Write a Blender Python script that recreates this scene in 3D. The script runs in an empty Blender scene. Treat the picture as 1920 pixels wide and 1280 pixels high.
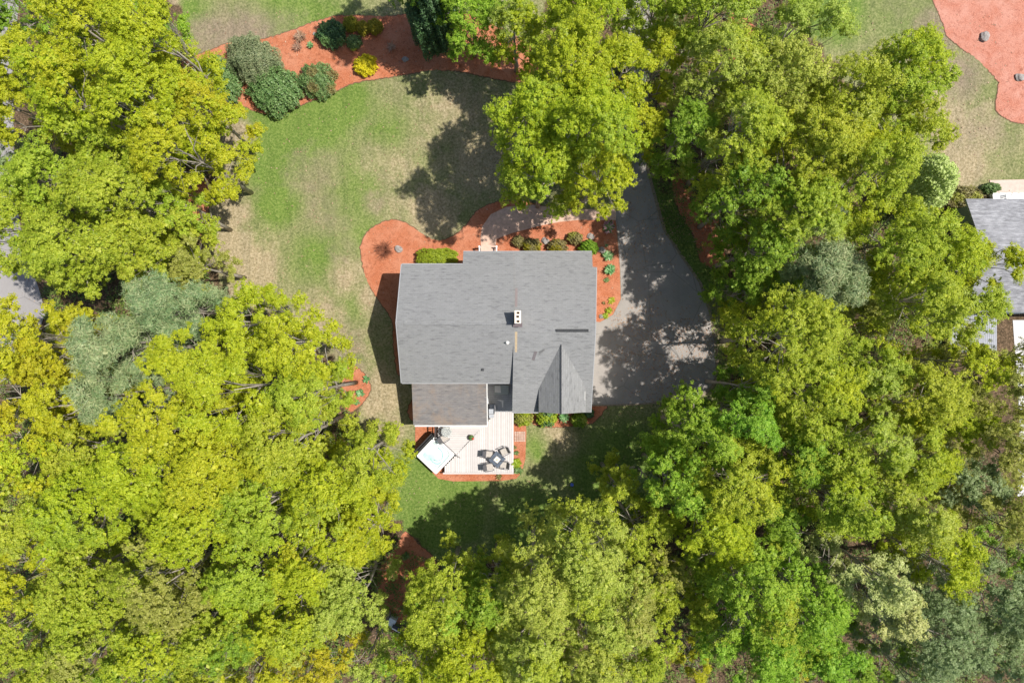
import bpy, math, random
import numpy as np
from mathutils import Vector, Matrix

# ---------------------------------------------------------------- camera, light, sky
scene = bpy.context.scene
COL = scene.collection
H = 56.0                       # camera height above the lawn
K = 1920 / (1.5 * H)           # photo pixels per metre on the ground

cam_d = bpy.data.cameras.new("camera")
cam_d.lens = 24; cam_d.sensor_width = 36; cam_d.sensor_fit = 'HORIZONTAL'
cam_d.clip_end = 500; cam_d.clip_start = 1
cam = bpy.data.objects.new("camera", cam_d); COL.objects.link(cam)
cam.location = (0, 0, H)
scene.camera = cam

SUN = Vector((0.50, 0.063, 1.0)).normalized()
elev = math.asin(SUN.z)
azim = math.atan2(SUN.x, SUN.y)
w = bpy.data.worlds.new("World"); scene.world = w; w.use_nodes = True
nt = w.node_tree; nt.nodes.clear()
sky = nt.nodes.new('ShaderNodeTexSky'); sky.sky_type = 'NISHITA'; sky.sun_disc = False
sky.sun_elevation = elev; sky.sun_rotation = azim; sky.air_density = 1.0; sky.dust_density = 1.5
bg = nt.nodes.new('ShaderNodeBackground'); bg.inputs[1].default_value = 0.10
wo = nt.nodes.new('ShaderNodeOutputWorld')
nt.links.new(sky.outputs[0], bg.inputs[0]); nt.links.new(bg.outputs[0], wo.inputs[0])
sd = bpy.data.lights.new("sun", 'SUN'); sd.energy = 4.6; sd.angle = math.radians(0.6); sd.color = (1, .955, .88)
so = bpy.data.objects.new("sun", sd); COL.objects.link(so); so.location = (30, 5, 60)
so.rotation_euler = SUN.to_track_quat('Z', 'Y').to_euler()
scene.view_settings.view_transform = 'Standard'; scene.view_settings.look = 'None'
scene.view_settings.exposure = 0.37; scene.view_settings.gamma = 1
scene.cycles.max_bounces = 6; scene.cycles.diffuse_bounces = 3; scene.cycles.transmission_bounces = 4

RNG = np.random.default_rng(11)
random.seed(5)

def G(px, py, z=0.0):
    """photo pixel at height z -> world x, y"""
    k = (1 - z / H) / K
    return ((px - 960) * k, (640 - py) * k)
def G3(px, py, z): x, y = G(px, py, z); return (x, y, z)
def m_at(rpx, z): return rpx * (1 - z / H) / K

# ---------------------------------------------------------------- material helpers
def new_mat(name):
    m = bpy.data.materials.new(name); m.use_nodes = True
    n = m.node_tree; n.nodes.clear()
    out = n.nodes.new('ShaderNodeOutputMaterial')
    return m, n, out
def N(n, t, **kw):
    x = n.nodes.new(t)
    for k, v in kw.items():
        if k.startswith('i_'):
            key = k[2:]
            key = int(key) if key.isdigit() else key
            x.inputs[key].default_value = v
        else: setattr(x, k, v)
    return x
def ramp(n, fac, stops):
    r = n.nodes.new('ShaderNodeValToRGB')
    while len(r.color_ramp.elements) < len(stops): r.color_ramp.elements.new(0.5)
    for e, (p, c) in zip(r.color_ramp.elements, stops):
        e.position = p; e.color = (*c, 1)
    n.links.new(fac, r.inputs[0]); return r.outputs[0]
def mix(n, fac, a, b, mode='MIX'):
    x = n.nodes.new('ShaderNodeMix'); x.data_type = 'RGBA'; x.blend_type = mode
    for sock, v in ((x.inputs[0], fac), (x.inputs[6], a), (x.inputs[7], b)):
        if hasattr(v, 'links') or isinstance(v, bpy.types.NodeSocket): n.links.new(v, sock)
        elif isinstance(v, (int, float)): sock.default_value = v
        else: sock.default_value = (*v, 1)
    return x.outputs[2]
def noise(n, scale, detail=4, rough=.6, vec=None, dist=0):
    x = N(n, 'ShaderNodeTexNoise'); x.inputs['Scale'].default_value = scale
    x.inputs['Detail'].default_value = detail; x.inputs['Roughness'].default_value = rough
    x.inputs['Distortion'].default_value = dist
    if vec is not None: n.links.new(vec, x.inputs['Vector'])
    return x.outputs['Fac']
def mapping(n, scale=(1, 1, 1), rot=(0, 0, 0)):
    t = N(n, 'ShaderNodeTexCoord'); mp = N(n, 'ShaderNodeMapping')
    mp.inputs['Scale'].default_value = scale; mp.inputs['Rotation'].default_value = rot
    n.links.new(t.outputs['Object'], mp.inputs['Vector']); return mp.outputs[0]
def bsdf(n, out, col, rough=.8, spec=.3, bump=None, bstr=.4, bdist=.03, metal=0):
    b = N(n, 'ShaderNodeBsdfPrincipled')
    if isinstance(col, bpy.types.NodeSocket): n.links.new(col, b.inputs['Base Color'])
    else: b.inputs['Base Color'].default_value = (*col, 1)
    b.inputs['Roughness'].default_value = rough; b.inputs['Specular IOR Level'].default_value = spec
    b.inputs['Metallic'].default_value = metal
    if bump is not None:
        bp = N(n, 'ShaderNodeBump'); bp.inputs['Strength'].default_value = bstr; bp.inputs['Distance'].default_value = bdist
        n.links.new(bump, bp.inputs['Height']); n.links.new(bp.outputs[0], b.inputs['Normal'])
    n.links.new(b.outputs[0], out.inputs[0]); return b
def plain(name, col, rough=.6, spec=.3, var=.18, scale=6, metal=0):
    m, n, out = new_mat(name)
    v = mapping(n)
    f = noise(n, scale, 5, .65, v)
    lo = tuple(c * (1 - var) for c in col); hi = tuple(min(1, c * (1 + var)) for c in col)
    c = ramp(n, f, [(.3, lo), (.7, hi)])
    bsdf(n, out, c, rough, spec, f, .15, .01, metal); return m

def leaf_mat(name, dark, mid, light, trans=.46):
    m, n, out = new_mat(name)
    geo = N(n, 'ShaderNodeNewGeometry')
    oi = N(n, 'ShaderNodeObjectInfo')
    big = noise(n, .55, 3, .6, mapping(n))
    md = N(n, 'ShaderNodeMath', operation='MULTIPLY_ADD'); md.inputs[1].default_value = .55
    n.links.new(geo.outputs['Random Per Island'], md.inputs[0])
    sc = N(n, 'ShaderNodeMath', operation='MULTIPLY'); sc.inputs[1].default_value = .62
    n.links.new(big, sc.inputs[0]); n.links.new(sc.outputs[0], md.inputs[2])
    c = ramp(n, md.outputs[0], [(.2, dark), (.52, mid), (.85, light)])
    hsv = N(n, 'ShaderNodeHueSaturation')
    mr = N(n, 'ShaderNodeMapRange'); mr.inputs['To Min'].default_value = .485; mr.inputs['To Max'].default_value = .51
    n.links.new(oi.outputs['Random'], mr.inputs['Value']); n.links.new(mr.outputs[0], hsv.inputs['Hue'])
    n.links.new(c, hsv.inputs['Color'])
    d = N(n, 'ShaderNodeBsdfPrincipled'); d.inputs['Roughness'].default_value = .5
    d.inputs['Specular IOR Level'].default_value = .35
    n.links.new(hsv.outputs[0], d.inputs['Base Color'])
    t = N(n, 'ShaderNodeBsdfTranslucent')
    g = N(n, 'ShaderNodeGamma'); g.inputs[1].default_value = .9; n.links.new(hsv.outputs[0], g.inputs[0])
    n.links.new(g.outputs[0], t.inputs[0])
    ms = N(n, 'ShaderNodeMixShader'); ms.inputs[0].default_value = trans
    n.links.new(d.outputs[0], ms.inputs[1]); n.links.new(t.outputs[0], ms.inputs[2])
    n.links.new(ms.outputs[0], out.inputs[0]); return m

M = {}
M['yellow'] = leaf_mat('leaf_yellow', (.20, .30, .012), (.41, .49, .018), (.62, .66, .045))
M['gold'] = leaf_mat('leaf_gold', (.26, .31, .012), (.50, .50, .02), (.66, .62, .04))
M['lime'] = leaf_mat('leaf_lime', (.17, .27, .014), (.37, .47, .03), (.58, .64, .075))
M['green'] = leaf_mat('leaf_green', (.10, .21, .014), (.23, .39, .028), (.40, .55, .06))
M['bright'] = leaf_mat('leaf_bright', (.11, .24, .014), (.27, .46, .03), (.46, .63, .075))
M['pale'] = leaf_mat('leaf_pale', (.20, .30, .03), (.40, .50, .065), (.62, .68, .15))
M['olive'] = leaf_mat('leaf_olive', (.17, .20, .03), (.35, .38, .06), (.54, .54, .14))
M['grey'] = leaf_mat('leaf_grey_green', (.12, .19, .06), (.28, .37, .14), (.46, .54, .27))
M['pine'] = leaf_mat('needle_grey', (.10, .18, .07), (.23, .34, .14), (.44, .48, .24), .25)
M['dark'] = leaf_mat('leaf_dark', (.02, .05, .02), (.05, .11, .035), (.10, .19, .07), .2)
M['rhodo'] = leaf_mat('leaf_rhododendron', (.05, .11, .025), (.12, .22, .06), (.24, .34, .12), .2)
M['juniper'] = leaf_mat('leaf_juniper', (.08, .12, .045), (.19, .24, .11), (.36, .38, .20), .2)
M['cream'] = leaf_mat('blossom_cream', (.26, .33, .07), (.44, .50, .15), (.62, .65, .27), .32)
M['dome'] = leaf_mat('leaf_dome', (.28, .42, .08), (.42, .57, .15), (.56, .68, .26), .3)
M['box'] = leaf_mat('leaf_boxwood', (.16, .26, .015), (.32, .44, .03), (.48, .58, .06))
M['goldshrub'] = leaf_mat('leaf_golden', (.45, .46, .012), (.78, .70, .02), (.90, .80, .04))
M['mustard'] = leaf_mat('leaf_mustard', (.16, .18, .012), (.30, .30, .02), (.48, .42, .04))
M['brownshrub'] = leaf_mat('leaf_bronze', (.10, .09, .03), (.22, .19, .06), (.34, .32, .12), .25)
M['dry'] = leaf_mat('grass_dry', (.20, .12, .07), (.38, .24, .15), (.5, .36, .24), .2)
M['pink'] = leaf_mat('petal_pink', (.30, .14, .16), (.55, .30, .34), (.75, .50, .52), .2)
M['red'] = leaf_mat('petal_red', (.35, .01, .02), (.6, .02, .03), (.7, .05, .05), .2)
M['hosta'] = leaf_mat('leaf_hosta', (.05, .16, .05), (.12, .32, .10), (.35, .5, .25), .2)
M['ivy'] = leaf_mat('undergrowth_leaf', (.05, .10, .015), (.12, .19, .03), (.25, .30, .06), .25)
M['bark'] = plain('bark', (.36, .32, .27), .9, .1, .35, 5)
M['bark_dark'] = plain('bark_dark', (.13, .11, .09), .9, .1, .35, 5)
M['twig'] = plain('twig_red', (.25, .10, .06), .9, .1, .3, 5)

# ---------------------------------------------------------------- mesh helpers
def link(o, parent=None):
    COL.objects.link(o)
    if parent is not None: o.parent = parent
    return o
def tag(o, label=None, cat=None, group=None, kind=None):
    if label: o['label'] = label
    if cat: o['category'] = cat
    if group: o['group'] = group
    if kind: o['kind'] = kind
    return o
def empty(name, loc, rz=0, label=None, cat=None, group=None):
    o = bpy.data.objects.new(name, None); o.location = loc; o.rotation_euler = (0, 0, rz)
    o.empty_display_size = .3
    link(o); return tag(o, label, cat, group)

class MB:
    def __init__(s): s.v = []; s.f = []; s.mi = []; s.cur = 0
    def add(s, vs, fs):
        b = len(s.v); s.v += [tuple(p) for p in vs]
        for f in fs: s.f.append(tuple(i + b for i in f)); s.mi.append(s.cur)
        return s
    def box(s, x0, x1, y0, y1, z0, z1, rz=0, c=None, bev=0):
        vs = [(x0, y0, z0), (x1, y0, z0), (x1, y1, z0), (x0, y1, z0), (x0 + bev, y0 + bev, z1), (x1 - bev, y0 + bev, z1), (x1 - bev, y1 - bev, z1), (x0 + bev, y1 - bev, z1)]
        if rz:
            cx, cy = c if c else ((x0 + x1) / 2, (y0 + y1) / 2)
            ca, sa = math.cos(rz), math.sin(rz)
            vs = [(cx + (x - cx) * ca - (y - cy) * sa, cy + (x - cx) * sa + (y - cy) * ca, z) for x, y, z in vs]
        return s.add(vs, [(3, 2, 1, 0), (4, 5, 6, 7), (0, 1, 5, 4), (1, 2, 6, 5), (2, 3, 7, 6), (3, 0, 4, 7)])
    def slab(s, top, thick):
        """top: list of 3D points (ccw from above); extruded down"""
        n = len(top)
        vs = list(top) + [(x, y, z - thick) for x, y, z in top]
        fs = [tuple(range(n)), tuple(range(2 * n - 1, n - 1, -1))]
        for i in range(n):
            j = (i + 1) % n; fs.append((i, i + n, j + n, j))
        return s.add(vs, fs)
    def tube(s, pts, rad, sides=6, cap=True):
        pts = [Vector(p) for p in pts]; b = len(s.v); n = len(pts)
        for i, p in enumerate(pts):
            d = (pts[min(i + 1, n - 1)] - pts[max(i - 1, 0)]).normalized()
            u = d.cross(Vector((0.13, 0.97, .21))).normalized(); vv = d.cross(u)
            r = rad[i] if isinstance(rad, (list, tuple)) else rad
            for k in range(sides):
                a = 2 * math.pi * k / sides
                s.v.append(tuple(p + u * (r * math.cos(a)) + vv * (r * math.sin(a))))
        for i in range(n - 1):
            for k in range(sides):
                k2 = (k + 1) % sides
                s.f.append((b + i * sides + k, b + i * sides + k2, b + (i + 1) * sides + k2, b + (i + 1) * sides + k)); s.mi.append(s.cur)
        if cap:
            s.f.append(tuple(b + k for k in range(sides))[::-1]); s.mi.append(s.cur)
            s.f.append(tuple(b + (n - 1) * sides + k for k in range(sides))); s.mi.append(s.cur)
        return s
    def lathe(s, prof, c=(0, 0, 0), sides=20):
        b = len(s.v)
        for r, z in prof:
            for k in range(sides):
                a = 2 * math.pi * k / sides
                s.v.append((c[0] + r * math.cos(a), c[1] + r * math.sin(a), c[2] + z))
        for i in range(len(prof) - 1):
            for k in range(sides):
                k2 = (k + 1) % sides
                s.f.append((b + i * sides + k, b + i * sides + k2, b + (i + 1) * sides + k2, b + (i + 1) * sides + k)); s.mi.append(s.cur)
        s.f.append(tuple(b + k for k in range(sides))[::-1]); s.mi.append(s.cur)
        t = b + (len(prof) - 1) * sides
        s.f.append(tuple(t + k for k in range(sides))); s.mi.append(s.cur)
        return s
    def build(s, name, mats, parent=None, smooth=False):
        me = bpy.data.meshes.new(name); me.from_pydata(s.v, [], s.f)
        if not isinstance(mats, (list, tuple)): mats = [mats]
        for m in mats: me.materials.append(m)
        if len(mats) > 1: me.polygons.foreach_set('material_index', s.mi)
        if smooth: me.polygons.foreach_set('use_smooth', [True] * len(me.polygons))
        me.update()
        return link(bpy.data.objects.new(name, me), parent)

def fast_mesh(name, V, quads, mats, mi=None):
    me = bpy.data.meshes.new(name)
    nv, nf = len(V), len(quads)
    me.vertices.add(nv); me.vertices.foreach_set('co', V.astype(np.float32).ravel())
    me.loops.add(nf * 4); me.loops.foreach_set('vertex_index', quads.astype(np.int32).ravel())
    me.polygons.add(nf)
    me.polygons.foreach_set('loop_start', np.arange(0, nf * 4, 4, dtype=np.int32))
    me.polygons.foreach_set('loop_total', np.full(nf, 4, dtype=np.int32))
    for m in mats: me.materials.append(m)
    if mi is not None: me.polygons.foreach_set('material_index', mi.astype(np.int32))
    me.update(calc_edges=True); return me

def leaves(C, Nn, L, W, rng, dirs=None):
    """rhombic leaf at each centre C with normal Nn, half length L, half width W"""
    n = len(C)
    Nn = Nn / (np.linalg.norm(Nn, axis=1, keepdims=True) + 1e-9)
    if dirs is None: dirs = rng.normal(size=(n, 3))
    A = dirs - Nn * np.sum(dirs * Nn, axis=1, keepdims=True)
    A /= (np.linalg.norm(A, axis=1, keepdims=True) + 1e-9)
    B = np.cross(Nn, A)
    L = np.asarray(L).reshape(-1, 1); W = np.asarray(W).reshape(-1, 1)
    V = np.empty((n, 4, 3))
    V[:, 0] = C - A * L; V[:, 1] = C + B * W - Nn * W * .25; V[:, 2] = C + A * L; V[:, 3] = C - B * W - Nn * W * .25
    return V.reshape(-1, 3), np.arange(n * 4).reshape(n, 4)

def unit(v): return v / (np.linalg.norm(v, axis=-1, keepdims=True) + 1e-9)

def puffs_to_leaves(P, D, pr, nl, size, rng, flat=.6, aspect=.62, jitter=.5):
    """P puff centres, D outward directions, pr puff radius, nl leaves per puff"""
    n = len(P)
    off = unit(rng.normal(size=(n, nl, 3))) * (rng.random((n, nl, 1)) ** .4)
    off[..., 2] *= flat
    off = off + D[:, None, :] * .25
    C = P[:, None, :] + off * (pr.reshape(-1, 1, 1) if hasattr(pr, 'reshape') else pr)
    Nn = D[:, None, :] * .5 + off * 1.0 + np.array([.12, 0, .85]) + rng.normal(size=(n, nl, 3)) * jitter
    C = C.reshape(-1, 3); Nn = Nn.reshape(-1, 3)
    L = size * (.7 + .6 * rng.random(len(C)))
    return leaves(C, Nn, L, L * aspect, rng)

# ---------------------------------------------------------------- trees
def make_lobes(R, top, zmid, rng, dens=1.0, lobe=.27, squash=1.0, ecc=1.0, ang=0.0):
    """positions, radii of foliage lobes making an uneven domed crown"""
    pts = []
    target = int(dens * 64 * (R / 4.0) ** 1.2)
    ph = rng.random(4) * 6.28
    tries = 0
    while len(pts) < target and tries < 4000:
        tries += 1
        a = rng.random() * 2 * math.pi; u = math.sqrt(rng.random())
        rim = 1 + .13 * math.sin(2 * a + ph[0]) + .11 * math.sin(3 * a + ph[1]) + .08 * math.sin(5 * a + ph[2])
        rho = u * R * .86 * rim
        lr = R * lobe * (.7 + .6 * rng.random()) * (1.12 - .35 * u)
        dome = math.sqrt(max(0, 1 - (u * .97) ** 2))
        z = zmid + (top - zmid - lr * .7) * dome * squash + rng.normal() * .55
        if u > .45 and rng.random() < .45: z = zmid - rng.random() * (top - zmid) * .8
        x = rho * math.cos(a) * ecc; y = rho * math.sin(a) / ecc
        ca, sa = math.cos(ang), math.sin(ang); x, y = x * ca - y * sa, x * sa + y * ca
        ok = True
        for q in pts:
            if (q[0] - x) ** 2 + (q[1] - y) ** 2 + (.6 * (q[2] - z)) ** 2 < (.5 * (lr + q[3]) / 1.25) ** 2: ok = False; break
        if ok: pts.append((x, y, z, lr))
    return np.array(pts)

def tree(px, py, rpx, top, kind, label, name=None, group='trees of the surrounding woods', dens=1.0, leaf=.125, lobe=.262,
         puff=.245, ecc=1.0, ang=0, sparse=1.0, bark='bark', seed=None, mix_kind=None, cat='tree'):
    rng = np.random.default_rng(seed if seed is not None else int(px * 7 + py * 13))
    zmid = top * .62
    R = m_at(rpx, zmid + 1.5)
    x, y = G(px, py, zmid + 1.5)
    name = name or {'pine': 'pine_tree', 'cream': 'flowering_tree'}.get(kind, 'broadleaf_tree')
    root = empty(name, (x, y, 0), 0, label, cat, group)
    lobes = make_lobes(R, top, zmid, rng, dens, lobe, 1.0, ecc, ang)
    Ps, Ds = [], []
    for lx, ly, lz, lr in lobes:
        n = int(sparse * 4.6 * lr * lr / (puff * puff) * .78) + 6
        d = unit(rng.normal(size=(n, 3))); d[:, 2] = np.where(d[:, 2] < -.25, -d[:, 2], d[:, 2])
        wob = 1 + .22 * np.sin(d[:, :1] * 5 + lx) * np.sin(d[:, 1:2] * 5 + ly * 2)
        r = lr * (.62 + .48 * rng.random((n, 1)) ** .6) * wob
        p = np.array([lx, ly, lz]) + d * r * np.array([1, 1, .78])
        Ps.append(p); Ds.append(d)
    P = np.concatenate(Ps); D = np.concatenate(Ds)
    if kind == 'pine':
        V, Q = puffs_to_leaves(P, D, .34, 22, .17, rng, .7, .11, .9)
    else:
        pr = puff * (.45 + .4 * rng.random(len(P)))
        nl = 28
        V, Q = puffs_to_leaves(P, D, pr, nl, leaf * .36, rng, .6)
    mats = [M[kind]]
    mi = None
    nmain = len(Q)
    ni = int(60 * sparse)                              # broader inner leaves that close the crown
    d = unit(rng.normal(size=(len(lobes), ni, 3)))
    C = lobes[:, None, :3] + d * lobes[:, None, 3:4] * (.25 + .35 * rng.random((len(lobes), ni, 1)))
    C = C.reshape(-1, 3)
    L = .13 * (.7 + .6 * rng.random(len(C)))
    V2, Q2 = leaves(C, d.reshape(-1, 3) * .4 + [0, 0, .7] + rng.normal(size=C.shape) * .4, L, L * .7, rng)
    Q = np.concatenate([Q, Q2 + len(V)]); V = np.concatenate([V, V2])
    if mix_kind:
        mats.append(M[mix_kind]); per = nmain // len(P)
        f = (np.sin(P[:, 0] * .9 + px) + np.sin(P[:, 1] * 1.1 + py) + rng.normal(size=len(P)) * .5) > .9
        mi = np.concatenate([np.repeat(f.astype(int), per), np.zeros(len(Q2), int)])
    me = fast_mesh('crown', V, Q, mats, mi)
    link(bpy.data.objects.new('crown', me), root)
    # trunk and limbs
    mb = MB()
    h0 = top * .3
    bend = rng.normal(size=2) * .25
    tr = .09 + .018 * R
    pts = [(0, 0, -.3), (bend[0] * .4, bend[1] * .4, h0 * .6), (bend[0], bend[1], h0), (bend[0] * 1.4, bend[1] * 1.4, top * .55), (bend[0] * 1.2, bend[1] * 1.2, top * .84)]
    mb.tube(pts, [tr * 1.5, tr, tr * .85, tr * .55, tr * .15], 8)
    order = np.argsort(-lobes[:, 3]); mains = []
    r0 = .028 + .009 * R
    for idx in order:
        lx, ly, lz, lr = lobes[idx]
        j = rng.normal(size=(2, 3)) * .22
        if lz < zmid and len(mains) > 2:                # low side branch straight from the trunk
            sx, sy = bend * (.6 + rng.random() * .6); zs = max(h0 * .7, lz - 1.2 + rng.normal() * .5)
            p2 = np.array((sx + (lx - sx) * .6 + j[0, 0], sy + (ly - sy) * .6 + j[0, 1], zs + (lz - zs) * .75))
            mb.tube([(sx, sy, zs), p2, (lx, ly, lz)], [r0 * .6, r0 * .4, .01], 4, False); continue
        if len(mains) < 7 and all(math.hypot(lx - q[0], ly - q[1]) > R * .45 for q in mains):
            zs = max(h0, min(top * .6, lz - .9 * math.hypot(lx, ly) - .5)) + rng.random() * .5
            t = (zs - h0) / (top * .84 - h0 + 1e-6)
            sx, sy = bend[0] * (1 + .4 * t), bend[1] * (1 + .4 * t)
            p1 = np.array((sx + (lx - sx) * .35 + j[0, 0], sy + (ly - sy) * .35 + j[0, 1], zs + (lz - zs) * .45))
            p2 = np.array((sx + (lx - sx) * .75 + j[1, 0], sy + (ly - sy) * .75 + j[1, 1], zs + (lz - zs) * .8))
            mb.tube([(sx, sy, zs), p1, p2, (lx, ly, lz + lr * .2)], [r0, r0 * .75, r0 * .5, .015], 5, False)
            mains.append((lx, ly, p1, p2))
        else:
            q = min(mains, key=lambda m_: math.hypot(lx - m_[0], ly - m_[1])); f = rng.random()
            a_ = q[2] * (1 - f) + q[3] * f
            if a_[2] > lz - .2: a_ = q[2]
            p2 = a_ + (np.array((lx, ly, lz)) - a_) * .55 + j[0] * [1, 1, .3] - [0, 0, .2]
            mb.tube([a_, p2, (lx, ly, lz + lr * .2)], [r0 * .5, r0 * .33, .012], 4, False)
        for q in range(2):
            e = unit(rng.normal(size=3)) * lr * .85; e[2] = abs(e[2]) * .6
            mb.tube([p2, (p2[0] * .4 + (lx + e[0]) * .6, p2[1] * .4 + (ly + e[1]) * .6, (p2[2] + lz + e[2]) / 2 - .1), (lx + e[0], ly + e[1], lz + e[2])], [r0 * .3, r0 * .2, .008], 4, False)
    mb.build('trunk', M[bark], root, True)
    return root

# ---------------------------------------------------------------- ground
def inside(poly, X, Y):
    r = np.zeros(X.shape, bool); n = len(poly); j = n - 1
    for i in range(n):
        xi, yi = poly[i]; xj, yj = poly[j]
        c = ((yi > Y) != (yj > Y)) & (X < (xj - xi) * (Y - yi) / (yj - yi + 1e-12) + xi)
        r ^= c; j = i
    return r
def poly_dist(poly, X, Y):
    d = np.full(X.shape, 1e9); n = len(poly)
    for i in range(n):
        ax, ay = poly[i]; bx, by = poly[(i + 1) % n]
        vx, vy = bx - ax, by - ay
        t = np.clip(((X - ax) * vx + (Y - ay) * vy) / (vx * vx + vy * vy + 1e-9), 0, 1)
        d = np.minimum(d, np.hypot(X - ax - t * vx, Y - ay - t * vy))
    return np.where(inside(poly, X, Y), -d, d)

LAWN = [(300, -80), (1040, -80), (1010, 150), (1010, 300), (1215, 320), (1330, 430), (1370, 560), (1365, 760), (1240, 870), (1150, 1000), (980, 1060),
        (840, 1060), (760, 1010), (700, 900), (690, 820), (620, 680), (540, 600), (430, 570), (385, 480), (395, 330), (420, 250), (350, 100)]
LAWN2 = [(1440, -90), (2100, -90), (2100, 400), (1760, 380), (1680, 300), (1560, 120)]
# (px, py, radius, green, tan, brown)
PATCH = [(560, 200, 105, 1.1, 0, 0), (540, 270, 70, 1.1, 0, 0), (640, 190, 60, .9, 0, 0), (510, 290, 70, 1, 0, 0), (520, 380, 50, .8, 0, 0), (600, 480, 60, .6, 0, 0), (700, 440, 60, .5, 0, 0), (720, 240, 50, .5, 0, 0),
         (640, 560, 60, .5, 0, 0), (820, 950, 100, 1, 0, 0), (780, 890, 60, .7, 0, 0), (560, 15, 120, .6, 0, 0), (350, 35, 60, .7, 0, 0), (1000, 1000, 100, .8, 0, 0), (1010, 840, 30, .6, 0, 0),
         (440, 260, 45, 0, .9, 0), (300, -5, 40, 0, 1, 0), (420, 330, 45, 0, .8, .3), (425, 400, 50, 0, .9, .2), (450, 560, 60, 0, .8, .2), (600, 590, 60, 0, .7, .3), (700, 560, 40, 0, .8, .1), (850, 250, 70, 0, .5, 0), (660, 700, 50, 0, .5, .6), (430, 470, 60, 0, 1, 0), (480, 500, 50, 0, 1, 0), (650, 520, 50, 0, .7, .2), (640, 640, 60, 0, .5, .6), (740, 320, 50, 0, .6, 0), (860, 200, 80, 0, .7, 0), (650, 380, 60, .5, 0, 0), (680, 330, 70, .45, 0, 0),
         (700, 300, 50, 0, .5, 0), (740, 390, 60, 0, .5, .1), (810, 400, 60, 0, .9, 0), (710, 740, 60, 0, .9, 0), (730, 800, 50, 0, .6, 0), (1050, 820, 45, 0, .7, 0), (900, 300, 80, 0, .8, 0),
         (585, 325, 75, 0, 0, .6), (610, 400, 70, 0, 0, .55), (640, 470, 45, 0, .1, .5), (700, 380, 30, 0, 0, .6), (455, 85, 90, 0, .2, 1), (400, 70, 60, 0, 0, .9), (540, 50, 60, 0, .1, .5), (420, 240, 40, 0, .2, .7),
         (1800, 310, 60, 0, 1, 0), (1790, 240, 60, 0, .9, .2), (1760, 180, 50, 0, .7, 0), (1850, 330, 50, .3, .5, 0), (1700, 20, 70, .5, 0, .5), (1750, 60, 60, .1, .1, .9), (1800, 140, 60, .1, .3, .8), (1560, 20, 70, .9, 0, 0), (1740, 110, 60, 0, .3, .7), (1840, 240, 70, 0, .6, .5), (1780, 150, 50, 0, .5, .4), (1800, 223, 22, 1, 0, 0),
         (1280, 400, 90, 1, 0, 0), (1320, 500, 60, .9, 0, 0), (1260, 330, 60, 1, 0, 0), (1180, 900, 120, .9, 0, .2)]
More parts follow.
